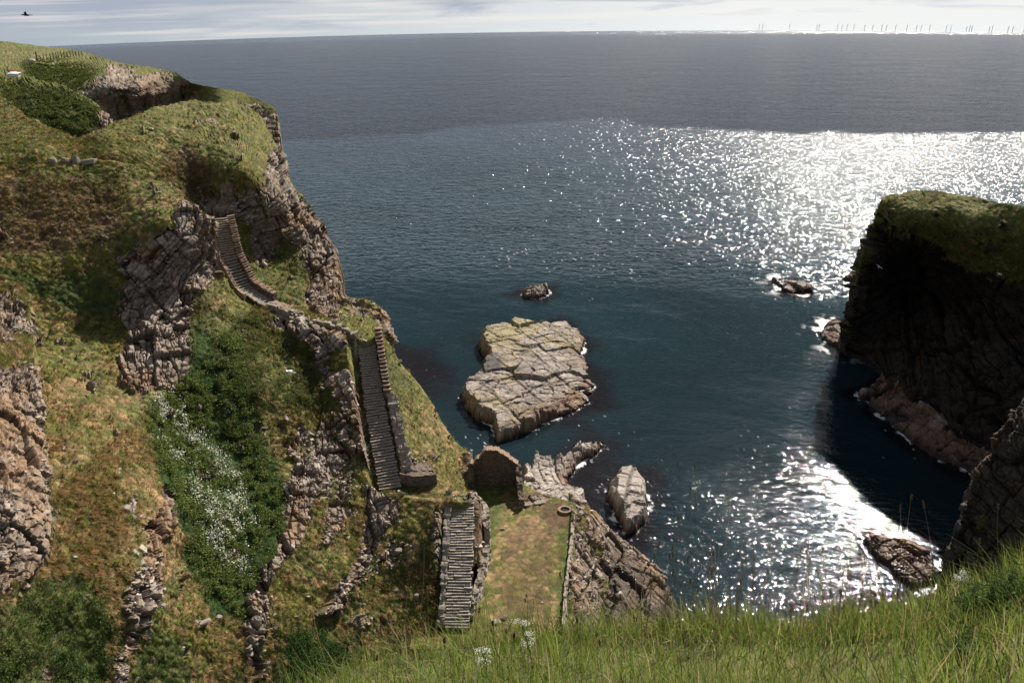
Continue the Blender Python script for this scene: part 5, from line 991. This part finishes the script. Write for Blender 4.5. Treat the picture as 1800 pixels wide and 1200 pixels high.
def ground_top(px, py0):
    """where a sight line through a column first meets the cliff-top turf"""
    L_ = LANDS['cliff_top_ground']; d = (L_['px'] - px) ** 2 + (L_['py'] - py0) ** 2; d[:L_['nb']] = 1e9; return L_['P'][np.unravel_index(np.argmin(d), d.shape)]
def stalk(bx, by, tx, ty, label, group, kind='grass'):
    b = ground_top(bx, by); t = -float((b - EYE) @ CR[:, 2]); e = at_t(tx, ty, t * random.uniform(.97, 1.03)); root = empty({'grass': 'tall_grass_stalk', 'plantain': 'plantain', 'umbel': 'umbel_flower'}[kind], tuple(b)); root.location.z -= .03
    tag(root, label, {'grass': 'grass stalk', 'plantain': 'plantain', 'umbel': 'flower'}[kind], group); v = e - b; L_ = np.linalg.norm(v); side = np.array([random.uniform(-.06, .06), random.uniform(-.05, .05), 0]) * L_
    pt = lambda s: v * s + side * math.sin(math.pi * s) + side * .6 * s * s; mb = MB()
    if kind == 'grass':
        mb.tube([pt(s) for s in np.linspace(0, 1, 8)], [.0034 * (1 - .55 * s) for s in np.linspace(0, 1, 8)], 5); mb.build('stem', M['stalk'], root)
        mb = MB(); hl = random.uniform(.04, .09)
        for k in range(16):
            q = pt(1.0) + v / L_ * (k / 16 * hl - hl * .4); a = random.uniform(0, 6.28); mb.ball(q + np.array([math.cos(a), math.sin(a), .3]) * .006 * random.uniform(.5, 1.6), (.0045, .0045, .010), n=5, m=3)
        mb.build('seed_head', M['seed'], root)
    elif kind == 'plantain':
        mb.tube([pt(s) for s in np.linspace(0, 1, 6)], .0022, 5); mb.build('stem', M['gstem'], root); mb = MB(); d = v / L_
        mb.tube([pt(1) + d * (q - .02) for q in (0, .008, .02, .035, .048, .055)], [.003, .009, .0105, .0095, .006, .001], 8); mb.build('flower_head', M['plantain'], root)
    else:
        mb.tube([pt(s) for s in np.linspace(0, 1, 6)], .0035, 5)
        heads = []
        for k in range(9):
            s0 = random.uniform(.5, .95); a = random.uniform(0, 6.28); q = pt(s0) + np.array([math.cos(a) * .07, math.sin(a) * .07, .04 + random.uniform(0, .04)]) * random.uniform(.4, 1); mb.tube([pt(s0 - .1), (pt(s0 - .03) + q) / 2, q], .0018, 4); heads.append(q)
        mb.build('stem', M['gstem'], root); mb = MB()
        for q in heads:
            for j in range(26): mb.ball(q + np.array([random.gauss(0, .018), random.gauss(0, .018), random.gauss(0, .006)]), .0042, n=5, m=3)
        mb.build('blossom', M['petal'], root)
SG = 'thin dry grass stalks rising against the water'
for (bx, by, tx, ty) in ((1206, 1108, 1213, 818), (1196, 1105, 1228, 890), (1222, 1105, 1216, 858), (1182, 1100, 1165, 925), (1240, 1100, 1282, 862), (1205, 1100, 1196, 905)):
    stalk(bx, by, tx, ty, 'tall dry stalk in the clump rising highest left of the glitter', SG + ' left')
for (bx, by, tx, ty) in ((1578, 1080, 1582, 892), (1590, 1080, 1607, 866), (1624, 1075, 1616, 880), (1705, 1046, 1723, 945), (1748, 1030, 1724, 968), (1770, 1020, 1762, 888)):
    stalk(bx, by, tx, ty, 'slender stalk standing against the black shadow at right', SG + ' right')
random.seed(77)
for k in range(80):
    bx = random.choice((random.uniform(1130, 1420), random.uniform(1130, 1420), random.uniform(1400, 1560))); stalk(bx, 1110 + random.uniform(-5, 30), bx + random.uniform(-25, 30), random.uniform(950, 1070), 'short reddish dry stalk in the fringe below the glittering water', 'reddish dry stalks along the brow')
for k in range(22):
    bx = random.uniform(560, 1130); stalk(bx, 1160 + random.uniform(-20, 20), bx + random.uniform(-40, 30), random.uniform(960, 1120), 'thin pale stalk in front of the grassy landing and slope', 'thin pale stalks in front of the slope')
for (x, y) in ((1012, 1085), (637, 1128), (487, 1132), (545, 1160), (612, 1135), (660, 1150), (705, 1140), (735, 1150), (890, 1105), (905, 1112), (1047, 1112), (1055, 1125), (865, 1090), (430, 1192), (553, 1176), (780, 1120)):
    stalk(x + random.uniform(-6, 6), y + 75, x, y, 'dark brown plantain head among the near grass', 'dark plantain heads in the near grass', 'plantain')
stalk(925, 1170, 917, 1090, 'bunch of small white blossoms rising from the near grass', None, 'umbel')
stalk(858, 1190, 845, 1135, 'smaller faint white flower left of the tall white bunch', None, 'umbel')
stalk(1692, 1060, 1686, 1000, 'flat white flower head at the left edge of the leafy plant', None, 'umbel')

def leafy(cx, cy, wpx, hpx, nst, label, seed):
    r = random.Random(seed); b0 = ground_top(cx, cy); root = empty('leafy_plant', tuple(b0)); tag(root, label, 'plant'); t = -float((b0 - EYE) @ CR[:, 2]); sc = t / FPX
    st = MB(); V = []; C_ = []
    for k in range(nst):
        x0, y0 = r.gauss(0, wpx * .28) * sc, r.gauss(0, wpx * .2) * sc; H = hpx * sc * r.uniform(.5, 1.05) * max(.45, 1 - abs(x0) / (wpx * sc)); lx, ly = r.gauss(0, .12) * H + x0 * .25, r.gauss(0, .12) * H
        P_ = [np.array([x0 + lx * s * s, y0 + ly * s * s, H * s - .06]) for s in np.linspace(0, 1, 6)]; st.tube(P_, [.004, .004, .0035, .003, .002, .0015], 5)
        for j in range(18):
            s = r.uniform(.25, 1); q = P_[0] * (1 - s) + P_[-1] * s; a = r.uniform(0, 6.28); L_ = r.uniform(.03, .065); d = np.array([math.cos(a), math.sin(a), r.uniform(-.1, .7)]); d /= np.linalg.norm(d); sdv = np.cross(d, (0, 0, 1)); sdv /= np.linalg.norm(sdv) + 1e-6; w = L_ * .2
            c = np.array(r.choice([(.045, .10, .018), (.07, .13, .025), (.035, .075, .015)])) * r.uniform(.8, 1.25); dr = np.array([0, 0, -.25 * L_])
            V += [q, q + d * L_ * .45 + sdv * w, q + d * L_ + dr, q + d * L_ * .45 - sdv * w]; C_ += [c] * 4
    st.build('stems', M['gstem'], root); V = np.array(V); mesh_np('foliage', V, np.arange(len(V)).reshape(-1, 4), M['blade'], col=np.array(C_), parent=root)
leafy(1765, 1075, 120, 105, 60, 'bushy bright green leafy plant at the right edge of the brow', 1)
leafy(1700, 1085, 60, 55, 22, 'smaller leafy sprig left of the big leafy plant', 2)
leafy(1690, 1165, 50, 110, 8, 'tall single feathery herb in the grass at lower right', 3)
